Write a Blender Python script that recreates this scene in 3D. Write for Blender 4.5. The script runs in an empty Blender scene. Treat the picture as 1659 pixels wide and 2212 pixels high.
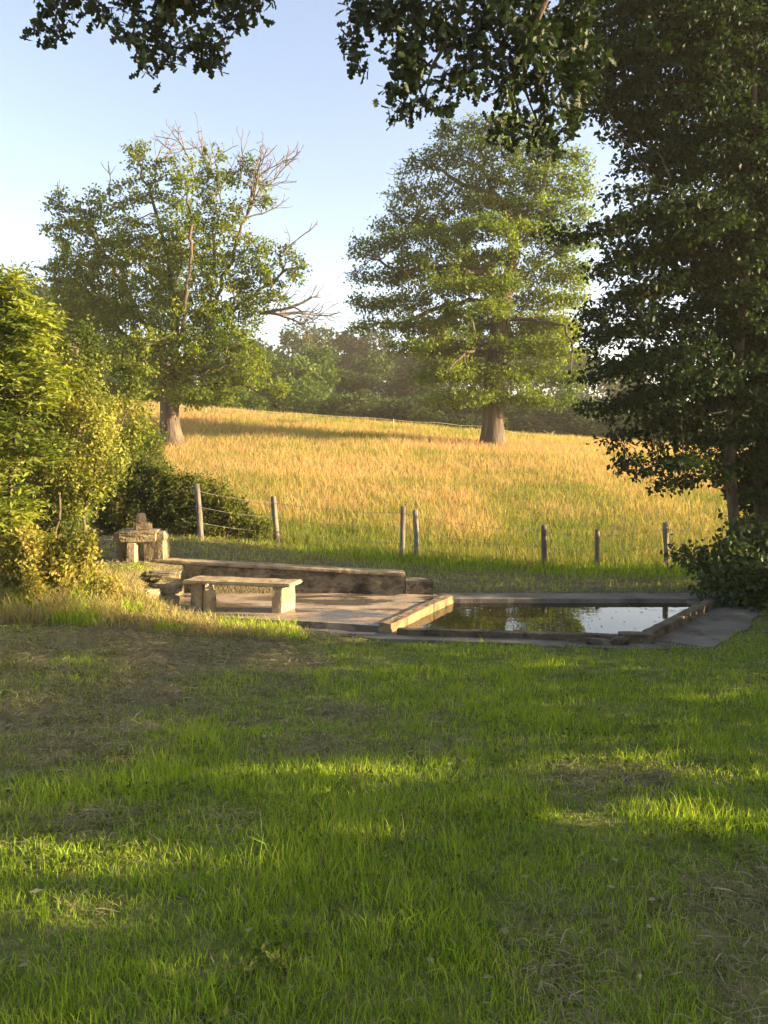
import bpy, bmesh, math
import numpy as np
from mathutils import Vector, noise as mnoise

# ------------------------------------------------------------------ camera, sky, sun, exposure
scene = bpy.context.scene
COL = scene.collection
F, CX, HY, CAMZ = 1597.0, 829.5, 1000.0, 1.854      # focal length, centre column and eye level in a 1659 x 2212 frame

cam_d = bpy.data.cameras.new('camera')
cam_d.sensor_fit = 'VERTICAL'
cam_d.sensor_height = 36.0
cam_d.sensor_width = 27.0
cam_d.lens = 36.0 * F / 2212.0
cam_d.shift_y = -(1106.0 - HY) / 2212.0
cam_d.clip_start = 0.05
cam_d.clip_end = 4000.0
cam = bpy.data.objects.new('camera', cam_d)
cam.location = (0, 0, CAMZ)
cam.rotation_euler = (math.radians(90), 0, 0)
COL.objects.link(cam)
scene.camera = cam

SUN_AZ, SUN_EL = math.radians(94.0), math.radians(13.0)   # azimuth from +Y towards +X
SX, SY, TE = math.sin(SUN_AZ), math.cos(SUN_AZ), math.tan(SUN_EL)

world = bpy.data.worlds.new('World')
scene.world = world
world.use_nodes = True
wn = world.node_tree
wn.nodes.clear()
w_out = wn.nodes.new('ShaderNodeOutputWorld')
w_bg = wn.nodes.new('ShaderNodeBackground')
w_sky = wn.nodes.new('ShaderNodeTexSky')
w_sky.sky_type = 'NISHITA'
w_sky.sun_disc = False
w_sky.sun_elevation = SUN_EL
w_sky.sun_rotation = SUN_AZ
w_sky.altitude = 200.0
w_sky.air_density = 1.0
w_sky.dust_density = 1.7
w_sky.ozone_density = 1.5
w_bg.inputs['Strength'].default_value = 0.068
w_wb = wn.nodes.new('ShaderNodeMix')            # the camera's warm white balance, even over the whole sky
w_wb.data_type = 'RGBA'; w_wb.blend_type = 'MULTIPLY'; w_wb.inputs[0].default_value = 1.0
w_wb.inputs[7].default_value = (1.14, 0.98, 0.92, 1)
wn.links.new(w_sky.outputs['Color'], w_wb.inputs[6])
wn.links.new(w_wb.outputs[2], w_bg.inputs['Color'])
wn.links.new(w_bg.outputs['Background'], w_out.inputs['Surface'])

sun_d = bpy.data.lights.new('sun', 'SUN')
sun_d.energy = 4.0
sun_d.angle = math.radians(0.6)
sun_d.color = (1.0, 0.76, 0.45)
sun = bpy.data.objects.new('sun', sun_d)
_to_sun = Vector((SX * math.cos(SUN_EL), SY * math.cos(SUN_EL), math.sin(SUN_EL)))
sun.rotation_euler = _to_sun.to_track_quat('Z', 'Y').to_euler()
sun.location = (20, 12, 12)
COL.objects.link(sun)

scene.view_settings.view_transform = 'Standard'
scene.view_settings.look = 'None'
scene.view_settings.gamma = 1.0
scene.view_settings.exposure = 2.85
scene.view_settings.use_curve_mapping = False
scene.cycles.use_denoising = True
scene.cycles.max_bounces = 8
scene.cycles.diffuse_bounces = 3
scene.cycles.transmission_bounces = 5
scene.cycles.glossy_bounces = 3
scene.cycles.transparent_max_bounces = 8
scene.cycles.volume_bounces = 1
scene.cycles.caustics_reflective = False
scene.cycles.caustics_refractive = False
scene.cycles.sample_clamp_indirect = 6.0

rng = np.random.default_rng(11)
PI = math.pi

# ------------------------------------------------------------------ helpers
def at(px, py, Y):
    """A point at depth Y from a place in the 1659 x 2212 frame."""
    return np.array([(px - CX) / F * Y, Y, CAMZ - (py - HY) / F * Y])

def smooth(a, b, v):
    t = np.clip((np.asarray(v, float) - a) / (b - a), 0, 1)
    return t * t * (3 - 2 * t)

_perm = np.random.default_rng(3).random((256, 256))
def vnoise(x, y):
    x = np.asarray(x, float); y = np.asarray(y, float)
    xi = np.floor(x).astype(int); yi = np.floor(y).astype(int)
    fx = x - xi; fy = y - yi
    fx = fx * fx * (3 - 2 * fx); fy = fy * fy * (3 - 2 * fy)
    a = _perm[xi & 255, yi & 255]; b = _perm[(xi + 1) & 255, yi & 255]
    c = _perm[xi & 255, (yi + 1) & 255]; d = _perm[(xi + 1) & 255, (yi + 1) & 255]
    return (a * (1 - fx) + b * fx) * (1 - fy) + (c * (1 - fx) + d * fx) * fy

def fbm(x, y, s=1.0, o=3):
    r = 0; amp = 0.5; tot = 0
    for k in range(o):
        r = r + amp * vnoise(x * s + 17.3 * k, y * s - 9.1 * k); tot += amp; s *= 2.03; amp *= 0.55
    return r / tot

def inpoly(x, y, poly):
    x = np.asarray(x, float); y = np.asarray(y, float)
    c = np.zeros(np.broadcast(x, y).shape, bool)
    n = len(poly)
    for i in range(n):
        x0, y0 = poly[i]; x1, y1 = poly[(i + 1) % n]
        if y0 == y1: continue
        m = ((y0 > y) != (y1 > y)) & (x < (x1 - x0) * (y - y0) / (y1 - y0) + x0)
        c ^= m
    return c

def fast_mesh(name, verts, faces_flat, sizes, attrs=None, smooth_shade=False):
    me = bpy.data.meshes.new(name)
    verts = np.ascontiguousarray(verts, np.float32); faces_flat = np.ascontiguousarray(faces_flat, np.int32)
    sizes = np.ascontiguousarray(sizes, np.int32)
    me.vertices.add(len(verts)); me.vertices.foreach_set('co', verts.ravel())
    me.loops.add(len(faces_flat)); me.loops.foreach_set('vertex_index', faces_flat)
    starts = np.zeros(len(sizes), np.int32); starts[1:] = np.cumsum(sizes)[:-1]
    me.polygons.add(len(sizes)); me.polygons.foreach_set('loop_start', starts)
    me.polygons.foreach_set('loop_total', sizes)
    if smooth_shade:
        me.polygons.foreach_set('use_smooth', np.ones(len(sizes), bool))
    for k, v in (attrs or {}).items():
        a = me.attributes.new(k, 'FLOAT', 'POINT'); a.data.foreach_set('value', np.ascontiguousarray(v, np.float32))
    me.update(calc_edges=True)
    return me

def link(name, me, mat, parent=None):
    o = bpy.data.objects.new(name, me)
    if mat is not None and len(me.materials) == 0: me.materials.append(mat)
    COL.objects.link(o)
    if parent is not None: o.parent = parent
    return o

def tag(o, label=None, cat=None, group=None, kind=None):
    if label: o['label'] = label
    if cat: o['category'] = cat
    if group: o['group'] = group
    if kind: o['kind'] = kind
    return o

def thing(name, label, cat, loc=(0, 0, 0), group=None):
    o = bpy.data.objects.new(name, None)
    o.empty_display_size = 0.2
    o.location = loc
    COL.objects.link(o)
    return tag(o, label, cat, group)

def child(name, me, mat, parent):
    """A mesh whose vertices are in world coordinates, parented to a thing."""
    off = np.array(parent.location)
    if parent.parent is not None: off = off + np.array(parent.parent.location)
    if np.abs(off).max() > 0:
        co = np.empty(len(me.vertices) * 3, np.float32); me.vertices.foreach_get('co', co)
        co = co.reshape(-1, 3) - off.astype(np.float32); me.vertices.foreach_set('co', co.ravel()); me.update()
    return link(name, me, mat, parent)

# ------------------------------------------------------------------ materials
def new_mat(name):
    m = bpy.data.materials.new(name); m.use_nodes = True
    nt = m.node_tree; nt.nodes.clear()
    out = nt.nodes.new('ShaderNodeOutputMaterial')
    return m, nt, out

def nd(nt, t, **kw):
    n = nt.nodes.new(t)
    for k, v in kw.items():
        if k in n.inputs: n.inputs[k].default_value = v
        else: setattr(n, k, v)
    return n

def ramp(nt, stops, fac=None):
    r = nt.nodes.new('ShaderNodeValToRGB')
    e = r.color_ramp.elements
    while len(e) < len(stops): e.new(0.5)
    for i, (p, c) in enumerate(stops):
        e[i].position = p; e[i].color = (c[0], c[1], c[2], 1)
    if fac is not None: nt.links.new(fac, r.inputs['Fac'])
    return r

def leaf_mat(name, stops, trans=0.45, tgain=(1.35, 1.45, 0.5), rough=0.55, spec=0.18):
    m, nt, out = new_mat(name)
    a = nd(nt, 'ShaderNodeAttribute', attribute_name='tint')
    r = ramp(nt, stops, a.outputs['Fac'])
    p = nd(nt, 'ShaderNodeBsdfPrincipled', Roughness=rough)
    p.inputs['Specular IOR Level'].default_value = spec
    nt.links.new(r.outputs['Color'], p.inputs['Base Color'])
    mul = nd(nt, 'ShaderNodeMix', data_type='RGBA', blend_type='MULTIPLY')
    mul.inputs[0].default_value = 1.0
    nt.links.new(r.outputs['Color'], mul.inputs[6]); mul.inputs[7].default_value = (*tgain, 1)
    t = nd(nt, 'ShaderNodeBsdfTranslucent')
    nt.links.new(mul.outputs[2], t.inputs['Color'])
    mx = nd(nt, 'ShaderNodeMixShader'); mx.inputs[0].default_value = trans
    nt.links.new(p.outputs[0], mx.inputs[1]); nt.links.new(t.outputs[0], mx.inputs[2])
    nt.links.new(mx.outputs[0], out.inputs['Surface'])
    return m

def noisy_mat(name, stops, scale=3.0, detail=6.0, rough=0.85, bump=0.3, bscale=30.0, stretch=(1, 1, 1), spec=0.3,
              spots=None, bdist=0.02):
    m, nt, out = new_mat(name)
    tc = nd(nt, 'ShaderNodeTexCoord')
    mp = nd(nt, 'ShaderNodeMapping'); mp.inputs['Scale'].default_value = stretch
    nt.links.new(tc.outputs['Object'], mp.inputs['Vector'])
    n1 = nd(nt, 'ShaderNodeTexNoise', Scale=scale, Detail=detail, Roughness=0.62)
    nt.links.new(mp.outputs[0], n1.inputs['Vector'])
    r = ramp(nt, stops, n1.outputs['Fac'])
    colour = r.outputs['Color']
    if spots:
        for (sc, lo, hi, c) in spots:
            n3 = nd(nt, 'ShaderNodeTexNoise', Scale=sc, Detail=5.0, Roughness=0.7)
            nt.links.new(mp.outputs[0], n3.inputs['Vector'])
            mr = nd(nt, 'ShaderNodeMapRange'); mr.inputs[1].default_value = lo; mr.inputs[2].default_value = hi
            nt.links.new(n3.outputs['Fac'], mr.inputs[0])
            mx = nd(nt, 'ShaderNodeMix', data_type='RGBA')
            nt.links.new(mr.outputs[0], mx.inputs[0]); nt.links.new(colour, mx.inputs[6]); mx.inputs[7].default_value = (*c, 1)
            colour = mx.outputs[2]
    p = nd(nt, 'ShaderNodeBsdfPrincipled', Roughness=rough)
    p.inputs['Specular IOR Level'].default_value = spec
    nt.links.new(colour, p.inputs['Base Color'])
    n2 = nd(nt, 'ShaderNodeTexNoise', Scale=bscale, Detail=5.0)
    nt.links.new(mp.outputs[0], n2.inputs['Vector'])
    b = nd(nt, 'ShaderNodeBump', Strength=bump, Distance=bdist)
    nt.links.new(n2.outputs['Fac'], b.inputs['Height']); nt.links.new(b.outputs[0], p.inputs['Normal'])
    nt.links.new(p.outputs[0], out.inputs['Surface'])
    return m

M = {}
M['oak_leaf'] = leaf_mat('oak_leaf', [(0.0, (0.034, 0.066, 0.014)), (0.55, (0.090, 0.135, 0.018)), (1.0, (0.190, 0.220, 0.028))], 0.50)
M['oak_leaf_b'] = leaf_mat('oak_leaf_olive', [(0.0, (0.044, 0.078, 0.016)), (0.55, (0.115, 0.155, 0.020)), (1.0, (0.220, 0.240, 0.030))], 0.50)
M['over_leaf_shaded'] = leaf_mat('overhang_leaf_shaded', [(0.0, (0.016, 0.030, 0.014)), (1.0, (0.032, 0.052, 0.018))], 0.16, rough=0.6, spec=0.2)  # shade on the overhanging leaves is put into their dark colour
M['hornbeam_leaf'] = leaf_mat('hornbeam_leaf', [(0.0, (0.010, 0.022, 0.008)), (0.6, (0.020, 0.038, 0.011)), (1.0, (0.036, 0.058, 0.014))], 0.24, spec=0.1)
M['ash_leaf'] = leaf_mat('ash_leaf', [(0.0, (0.055, 0.088, 0.016)), (0.5, (0.150, 0.195, 0.030)), (1.0, (0.265, 0.295, 0.050))], 0.45, (1.4, 1.4, 0.4))
M['thorn_leaf'] = leaf_mat('thorn_leaf', [(0.0, (0.045, 0.068, 0.016)), (0.5, (0.135, 0.160, 0.028)), (1.0, (0.270, 0.270, 0.050))], 0.38)
M['ivy_leaf'] = leaf_mat('undergrowth_leaf', [(0.0, (0.070, 0.085, 0.014)), (0.5, (0.240, 0.225, 0.036)), (1.0, (0.420, 0.320, 0.105))], 0.42)
M['bramble_leaf'] = leaf_mat('bramble_leaf', [(0.0, (0.030, 0.046, 0.012)), (0.55, (0.105, 0.120, 0.022)), (1.0, (0.260, 0.225, 0.045))], 0.42)
M['bush_leaf'] = leaf_mat('bush_leaf', [(0.0, (0.026, 0.044, 0.016)), (1.0, (0.062, 0.090, 0.030))], 0.3, rough=0.5)
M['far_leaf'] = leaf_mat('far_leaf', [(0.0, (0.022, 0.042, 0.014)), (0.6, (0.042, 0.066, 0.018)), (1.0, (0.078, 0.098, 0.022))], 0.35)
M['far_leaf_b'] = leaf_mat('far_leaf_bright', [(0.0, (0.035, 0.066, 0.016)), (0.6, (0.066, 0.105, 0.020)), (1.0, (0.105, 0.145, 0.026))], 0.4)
M['grass'] = leaf_mat('lawn_blade', [(0.0, (0.100, 0.170, 0.016)), (0.35, (0.225, 0.345, 0.026)), (0.6, (0.360, 0.450, 0.042)),
                                      (0.8, (0.290, 0.270, 0.095)), (1.0, (0.340, 0.270, 0.140))], 0.45, (1.35, 1.30, 0.5), rough=0.5)
M['straw'] = leaf_mat('cut_straw', [(0.0, (0.120, 0.110, 0.045)), (0.5, (0.240, 0.210, 0.100)), (1.0, (0.420, 0.350, 0.200))], 0.25, (1.2, 1.1, 0.8), rough=0.6)
M['meadow'] = leaf_mat('meadow_blade', [(0.0, (0.095, 0.150, 0.018)), (0.3, (0.220, 0.240, 0.036)), (0.55, (0.380, 0.300, 0.105)),
                                         (0.8, (0.470, 0.335, 0.175)), (1.0, (0.400, 0.205, 0.100))], 0.45, (1.25, 1.1, 0.7), rough=0.6)
M['bark'] = noisy_mat('oak_bark', [(0.3, (0.030, 0.023, 0.016)), (0.5, (0.072, 0.055, 0.038)), (0.72, (0.150, 0.118, 0.082))], 5.0, 6, 0.9, 0.9, 14.0, (1, 1, 0.18), bdist=0.05)
M['twig'] = noisy_mat('twig_bark', [(0.3, (0.055, 0.042, 0.030)), (0.7, (0.140, 0.110, 0.080))], 8.0, 3, 0.9, 0.3, 30.0)
M['dead'] = noisy_mat('dead_wood', [(0.3, (0.085, 0.070, 0.055)), (0.7, (0.180, 0.150, 0.118))], 8.0, 3, 0.9, 0.3, 30.0)
M['stone'] = noisy_mat('bench_stone', [(0.30, (0.150, 0.108, 0.060)), (0.5, (0.300, 0.225, 0.125)), (0.72, (0.420, 0.335, 0.205))], 5.0, 8, 0.9, 0.7, 38.0,
                       spots=[(9.0, 0.56, 0.70, (0.085, 0.080, 0.045)), (26.0, 0.64, 0.72, (0.45, 0.43, 0.34))])
M['mossy'] = noisy_mat('mossy_stone', [(0.30, (0.100, 0.080, 0.045)), (0.5, (0.220, 0.175, 0.100)), (0.72, (0.340, 0.280, 0.180))], 4.0, 8, 0.92, 0.8, 34.0,
                       spots=[(6.0, 0.52, 0.66, (0.055, 0.062, 0.022)), (22.0, 0.62, 0.72, (0.40, 0.39, 0.31))])
M['wall'] = noisy_mat('rendered_wall', [(0.30, (0.110, 0.082, 0.050)), (0.5, (0.235, 0.180, 0.110)), (0.72, (0.350, 0.280, 0.180))], 2.6, 8, 0.92, 0.6, 26.0, (1, 1, 1.8),
                      spots=[(1.6, 0.47, 0.60, (0.030, 0.026, 0.016)), (5.0, 0.54, 0.64, (0.05, 0.045, 0.022)), (14.0, 0.60, 0.72, (0.30, 0.27, 0.20))])
M['kerb'] = noisy_mat('sunlit_kerb_stone', [(0.30, (0.070, 0.048, 0.026)), (0.5, (0.210, 0.145, 0.070)), (0.72, (0.360, 0.260, 0.140))], 4.0, 8, 0.88, 0.6, 30.0,  # brighter copy for the divider: its orange sunlight is put into the colour
                      spots=[(4.0, 0.54, 0.68, (0.050, 0.048, 0.026)), (18.0, 0.63, 0.73, (0.36, 0.33, 0.25))])
M['kerb_dark'] = noisy_mat('wet_kerb_stone', [(0.30, (0.035, 0.029, 0.018)), (0.5, (0.090, 0.072, 0.044)), (0.72, (0.190, 0.155, 0.100))], 5.0, 8, 0.8, 0.9, 34.0,
                      spots=[(3.5, 0.50, 0.64, (0.026, 0.026, 0.014)), (18.0, 0.62, 0.72, (0.26, 0.23, 0.17))])
M['concrete'] = noisy_mat('apron_concrete', [(0.30, (0.080, 0.070, 0.055)), (0.5, (0.140, 0.122, 0.094)), (0.72, (0.215, 0.190, 0.148))], 2.2, 9, 0.8, 0.4, 45.0,
                          spots=[(1.7, 0.52, 0.68, (0.045, 0.040, 0.028)), (40.0, 0.66, 0.74, (0.27, 0.24, 0.19))])
M['post'] = noisy_mat('post_wood', [(0.30, (0.070, 0.060, 0.050)), (0.5, (0.150, 0.130, 0.105)), (0.72, (0.260, 0.230, 0.190))], 9.0, 6, 0.9, 0.8, 30.0, (1, 1, 0.12))
M['wire'] = noisy_mat('fence_wire', [(0.3, (0.10, 0.095, 0.085)), (0.7, (0.22, 0.21, 0.19))], 20.0, 2, 0.55, 0.1, 50.0)
M['tape'] = noisy_mat('white_tape', [(0.3, (0.42, 0.40, 0.36)), (0.7, (0.56, 0.54, 0.50))], 3.0, 2, 0.6, 0.1, 50.0)
M['cable'] = noisy_mat('cable', [(0.3, (0.05, 0.05, 0.055)), (0.7, (0.09, 0.09, 0.10))], 3.0, 2, 0.6, 0.1, 50.0)

def wet_pad_mat():
    m, nt, out = new_mat('wet_concrete')
    tc = nd(nt, 'ShaderNodeTexCoord')
    mp = nd(nt, 'ShaderNodeMapping'); mp.inputs['Scale'].default_value = (0.8, 2.2, 1)
    nt.links.new(tc.outputs['Object'], mp.inputs['Vector'])
    n1 = nd(nt, 'ShaderNodeTexNoise', Scale=3.0, Detail=8.0, Roughness=0.65); nt.links.new(tc.outputs['Object'], n1.inputs['Vector'])
    c = ramp(nt, [(0.3, (0.15, 0.11, 0.07)), (0.5, (0.27, 0.20, 0.13)), (0.72, (0.39, 0.30, 0.20))], n1.outputs['Fac'])
    n2 = nd(nt, 'ShaderNodeTexNoise', Scale=1.5, Detail=5.0, Roughness=0.6); nt.links.new(mp.outputs[0], n2.inputs['Vector'])
    w = nd(nt, 'ShaderNodeMapRange'); w.inputs[1].default_value = 0.46; w.inputs[2].default_value = 0.56
    nt.links.new(n2.outputs['Fac'], w.inputs[0])
    mx = nd(nt, 'ShaderNodeMix', data_type='RGBA'); nt.links.new(w.outputs[0], mx.inputs[0])
    nt.links.new(c.outputs[0], mx.inputs[6]); mx.inputs[7].default_value = (0.10, 0.085, 0.065, 1)
    rr = nd(nt, 'ShaderNodeMapRange'); rr.inputs[3].default_value = 0.85; rr.inputs[4].default_value = 0.16
    nt.links.new(w.outputs[0], rr.inputs[0])
    p = nd(nt, 'ShaderNodeBsdfPrincipled')
    nt.links.new(mx.outputs[2], p.inputs['Base Color']); nt.links.new(rr.outputs[0], p.inputs['Roughness'])
    n3 = nd(nt, 'ShaderNodeTexNoise', Scale=28.0, Detail=4.0); nt.links.new(tc.outputs['Object'], n3.inputs['Vector'])
    b = nd(nt, 'ShaderNodeBump', Strength=0.35, Distance=0.012)
    nt.links.new(n3.outputs['Fac'], b.inputs['Height']); nt.links.new(b.outputs[0], p.inputs['Normal'])
    nt.links.new(p.outputs[0], out.inputs['Surface'])
    return m
M['wet'] = wet_pad_mat()

def water_mat():
    m, nt, out = new_mat('pool_water')
    tc = nd(nt, 'ShaderNodeTexCoord')
    n1 = nd(nt, 'ShaderNodeTexNoise', Scale=1.6, Detail=3.0); nt.links.new(tc.outputs['Object'], n1.inputs['Vector'])
    c = ramp(nt, [(0.35, (0.010, 0.011, 0.005)), (0.7, (0.026, 0.024, 0.010))], n1.outputs['Fac'])
    p = nd(nt, 'ShaderNodeBsdfPrincipled', Roughness=0.015, IOR=1.333)
    nt.links.new(c.outputs[0], p.inputs['Base Color'])
    n2 = nd(nt, 'ShaderNodeTexNoise', Scale=5.0, Detail=2.0); nt.links.new(tc.outputs['Object'], n2.inputs['Vector'])
    b = nd(nt, 'ShaderNodeBump', Strength=0.10, Distance=0.01)
    nt.links.new(n2.outputs['Fac'], b.inputs['Height']); nt.links.new(b.outputs[0], p.inputs['Normal'])
    nt.links.new(p.outputs[0], out.inputs['Surface'])
    return m
M['water'] = water_mat()

def ground_mat():
    m, nt, out = new_mat('ground_soil')
    tc = nd(nt, 'ShaderNodeTexCoord')
    n1 = nd(nt, 'ShaderNodeTexNoise', Scale=9.0, Detail=8.0, Roughness=0.7); nt.links.new(tc.outputs['Object'], n1.inputs['Vector'])
    lawn = ramp(nt, [(0.3, (0.060, 0.075, 0.018)), (0.5, (0.130, 0.150, 0.032)), (0.7, (0.210, 0.205, 0.065))], n1.outputs['Fac'])
    dry = ramp(nt, [(0.3, (0.070, 0.060, 0.030)), (0.5, (0.150, 0.125, 0.065)), (0.7, (0.260, 0.215, 0.115))], n1.outputs['Fac'])
    n2 = nd(nt, 'ShaderNodeTexNoise', Scale=0.5, Detail=9.0, Roughness=0.72); nt.links.new(tc.outputs['Object'], n2.inputs['Vector'])
    mead = ramp(nt, [(0.35, (0.125, 0.150, 0.030)), (0.5, (0.260, 0.225, 0.068)), (0.65, (0.350, 0.250, 0.110))], n2.outputs['Fac'])
    a = nd(nt, 'ShaderNodeAttribute', attribute_name='dry')
    b = nd(nt, 'ShaderNodeAttribute', attribute_name='mead')
    m1 = nd(nt, 'ShaderNodeMix', data_type='RGBA'); nt.links.new(a.outputs['Fac'], m1.inputs[0])
    nt.links.new(lawn.outputs[0], m1.inputs[6]); nt.links.new(dry.outputs[0], m1.inputs[7])
    m2 = nd(nt, 'ShaderNodeMix', data_type='RGBA'); nt.links.new(b.outputs['Fac'], m2.inputs[0])
    nt.links.new(m1.outputs[2], m2.inputs[6]); nt.links.new(mead.outputs[0], m2.inputs[7])
    p = nd(nt, 'ShaderNodeBsdfPrincipled', Roughness=0.95); p.inputs['Specular IOR Level'].default_value = 0.1
    nt.links.new(m2.outputs[2], p.inputs['Base Color'])
    n3 = nd(nt, 'ShaderNodeTexNoise', Scale=40.0, Detail=5.0); nt.links.new(tc.outputs['Object'], n3.inputs['Vector'])
    bp = nd(nt, 'ShaderNodeBump', Strength=0.8, Distance=0.04)
    nt.links.new(n3.outputs['Fac'], bp.inputs['Height']); nt.links.new(bp.outputs[0], p.inputs['Normal'])
    nt.links.new(p.outputs[0], out.inputs['Surface'])
    return m
M['ground'] = ground_mat()

# ------------------------------------------------------------------ ground
APRON_FRONT = [(-1.02, 8.372), (-0.95, 8.06), (0.0, 7.847), (1.5, 7.568), (2.60, 7.355), (3.28, 7.42), (2.80, 7.732), (2.66, 7.765), (0.0, 8.142), (-0.90, 8.347)]
APRON_RIGHT = [(2.804, 7.725), (3.30, 7.437), (4.15, 8.388), (4.72, 9.315), (4.86, 9.971), (4.40, 9.93), (4.36, 9.643)]
PAD = [(-0.89, 8.355), (0.0, 8.142), (0.12, 8.372), (0.78, 9.848), (0.70, 10.143), (-2.95, 10.274), (-2.85, 8.946), (-1.7, 8.552)]
HARD = [(-1.0, 8.355), (-0.95, 8.06), (0.0, 7.847), (1.5, 7.568), (2.60, 7.355), (3.28, 7.42), (4.15, 8.388), (4.72, 9.315), (4.86, 10.176), (0.7, 10.208), (-2.95, 10.299), (-2.85, 8.946), (-1.7, 8.585)]
_c = np.mean(np.array(HARD), axis=0)
PIT = [(0.08, 8.208), (2.72, 7.814), (4.2, 9.602), (0.85, 9.766)]

def fence_y(x): return np.interp(x, [-6, -3.5, -2.0, 0.4, 5.2, 9], [15.2, 14.6, 14.0, 13.15, 12.8, 12.6])

def ground_z(x, y, pit=True):
    x = np.asarray(x, float); y = np.asarray(y, float)
    xh = np.interp(y, [6.0, 7.8, 9.0], [-0.3, -0.7, -2.45]); xl = np.interp(y, [6, 9.0], [-3.6, -3.35])
    t = np.clip((x - xh) / (xl - xh), 0, 1); t = t * t * (3 - 2 * t)
    bank = 0.15 * t * smooth(3.7, 6.2, y) + 0.32 * t * smooth(7.7, 9.3, y) + 0.26 * smooth(7.4, 0.0, y)
    lawn = 0.05 * (fbm(x, y, 0.9, 2) - 0.5) + 0.03 * (fbm(x + 40, y, 3.2, 2) - 0.5) + bank + 0.015 - 0.03 * smooth(6.0, 7.6, y) * smooth(-1.5, 0.5, x)
    lawn = lawn + smooth(0.4, -0.7, x) * (0.07 * np.exp(-((y - 4.75 - 0.15 * x) / 0.22) ** 2) + 0.06 * np.exp(-((y - 6.2 - 0.1 * x) / 0.3) ** 2)) * (0.4 + 1.2 * fbm(x, y, 1.4, 2))
    back = 0.02 + 0.46 * smooth(1.0, -3.4, x)
    yf = fence_y(x)
    zf = -0.05 + 0.6 * np.clip((5 - x) / 8.5, 0, 1.0) ** 2.2
    bk = back + (zf - back) * smooth(10.5, yf, y)
    bk = bk + 0.04 * (fbm(x, y, 1.7, 3) - 0.5)
    near = lawn * (1 - smooth(10.02, 10.25, y)) + bk * smooth(10.02, 10.25, y)
    zc = 3.97 - 0.085 * np.clip(x, -45, 30)
    tt = np.clip((y - yf) / (40.0 - yf), 0, 1)
    b = np.clip(0.2 + 0.024 * x, -0.1, 0.45)
    mead = zf + (zc - zf) * (tt + b * tt * (1 - tt)) + 0.25 * (fbm(x, y, 0.16, 3) - 0.5) * smooth(14, 18, y) + 0.06 * (fbm(x, y, 0.8, 2) - 0.5)
    far = zc + (2.4 - zc) * smooth(40, 66, y) + 13.0 * smooth(90, 210, y)
    z = np.where(y < yf, near, np.where(y < 40, mead, far))
    if pit:
        sh = np.array(HARD); sh = _c + (sh - _c) * 0.955
        z = np.where(inpoly(x, y, sh.tolist()), np.minimum(z, -0.11), z)
        z = np.where(inpoly(x, y, PIT), -0.7, z)
    return z

def dry_map(x, y):
    """1 where the ground is covered in cut, dried grass; 0 where green regrowth shows."""
    d = smooth(-0.1, -2.0, x - 0.25 * (y - 5)) * smooth(3.6, 4.6, y) * 0.85
    d = np.maximum(d, 0.9 * np.exp(-(((x - 1.15) / 0.45) ** 2 + ((y - 4.0) / 0.20) ** 2)))
    d = np.maximum(d, 0.9 * np.exp(-(((x - 1.45) / 0.5) ** 2 + ((y - 2.75) / 0.30) ** 2)))
    d = np.maximum(d, 0.6 * np.exp(-(((x + 0.15) / 0.5) ** 2 + ((y - 5.2) / 0.5) ** 2)))
    d = np.maximum(d, 0.75 * np.exp(-(((x + 0.05) / 0.9) ** 2 + ((y - 4.5) / 0.3) ** 2)))
    d = np.maximum(d, 0.7 * np.exp(-(((x + 1.3) / 0.8) ** 2 + ((y - 3.55) / 0.22) ** 2)))
    d = np.maximum(d, smooth(9.95, 10.3, y) * 0.95)
    d = np.maximum(d, smooth(7.4, 8.0, y) * smooth(-0.6, -1.2, x) * 1.2)
    d = np.clip(d + (fbm(x, y, 1.6, 3) - 0.5) * 1.3, 0, 1)
    return d

gx = np.unique(np.concatenate([np.arange(-6, 7.01, 0.11), np.arange(-26, 27, 0.6), np.arange(-90, 91, 6.0), np.linspace(-440, 440, 25)]).round(3))
gy = np.unique(np.concatenate([np.arange(-1, 16.01, 0.11), np.arange(16, 44, 0.5), np.arange(44, 220, 5.0), np.arange(-40, 0, 4.0), np.linspace(220, 440, 10)]).round(3))
GX, GY = np.meshgrid(gx, gy)
GZ = ground_z(GX, GY)
gv = np.stack([GX, GY, GZ], -1).reshape(-1, 3)
ny, nx = GX.shape
ii = np.arange(ny * nx).reshape(ny, nx)
gf = np.stack([ii[:-1, :-1], ii[:-1, 1:], ii[1:, 1:], ii[1:, :-1]], -1).reshape(-1, 4)
me = fast_mesh('ground', gv, gf.ravel(), np.full(len(gf), 4), {'dry': dry_map(GX, GY).ravel(), 'mead': smooth(fence_y(GX) - 0.3, fence_y(GX) + 0.6, GY).ravel()}, True)
tag(link('ground', me, M['ground']), 'grassy ground rising from the shaded lawn to the golden meadow', kind='structure')

# ------------------------------------------------------------------ blocks, prisms
def displace(bm, amp, scale, seed):
    bm.normal_update()
    off = Vector((seed * 7.13, seed * 3.7, seed * 1.9))
    for v in bm.verts:
        n = mnoise.noise(v.co * scale + off) + 0.5 * mnoise.noise(v.co * scale * 2.7 + off)
        v.co += v.normal * (n * amp)

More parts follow.
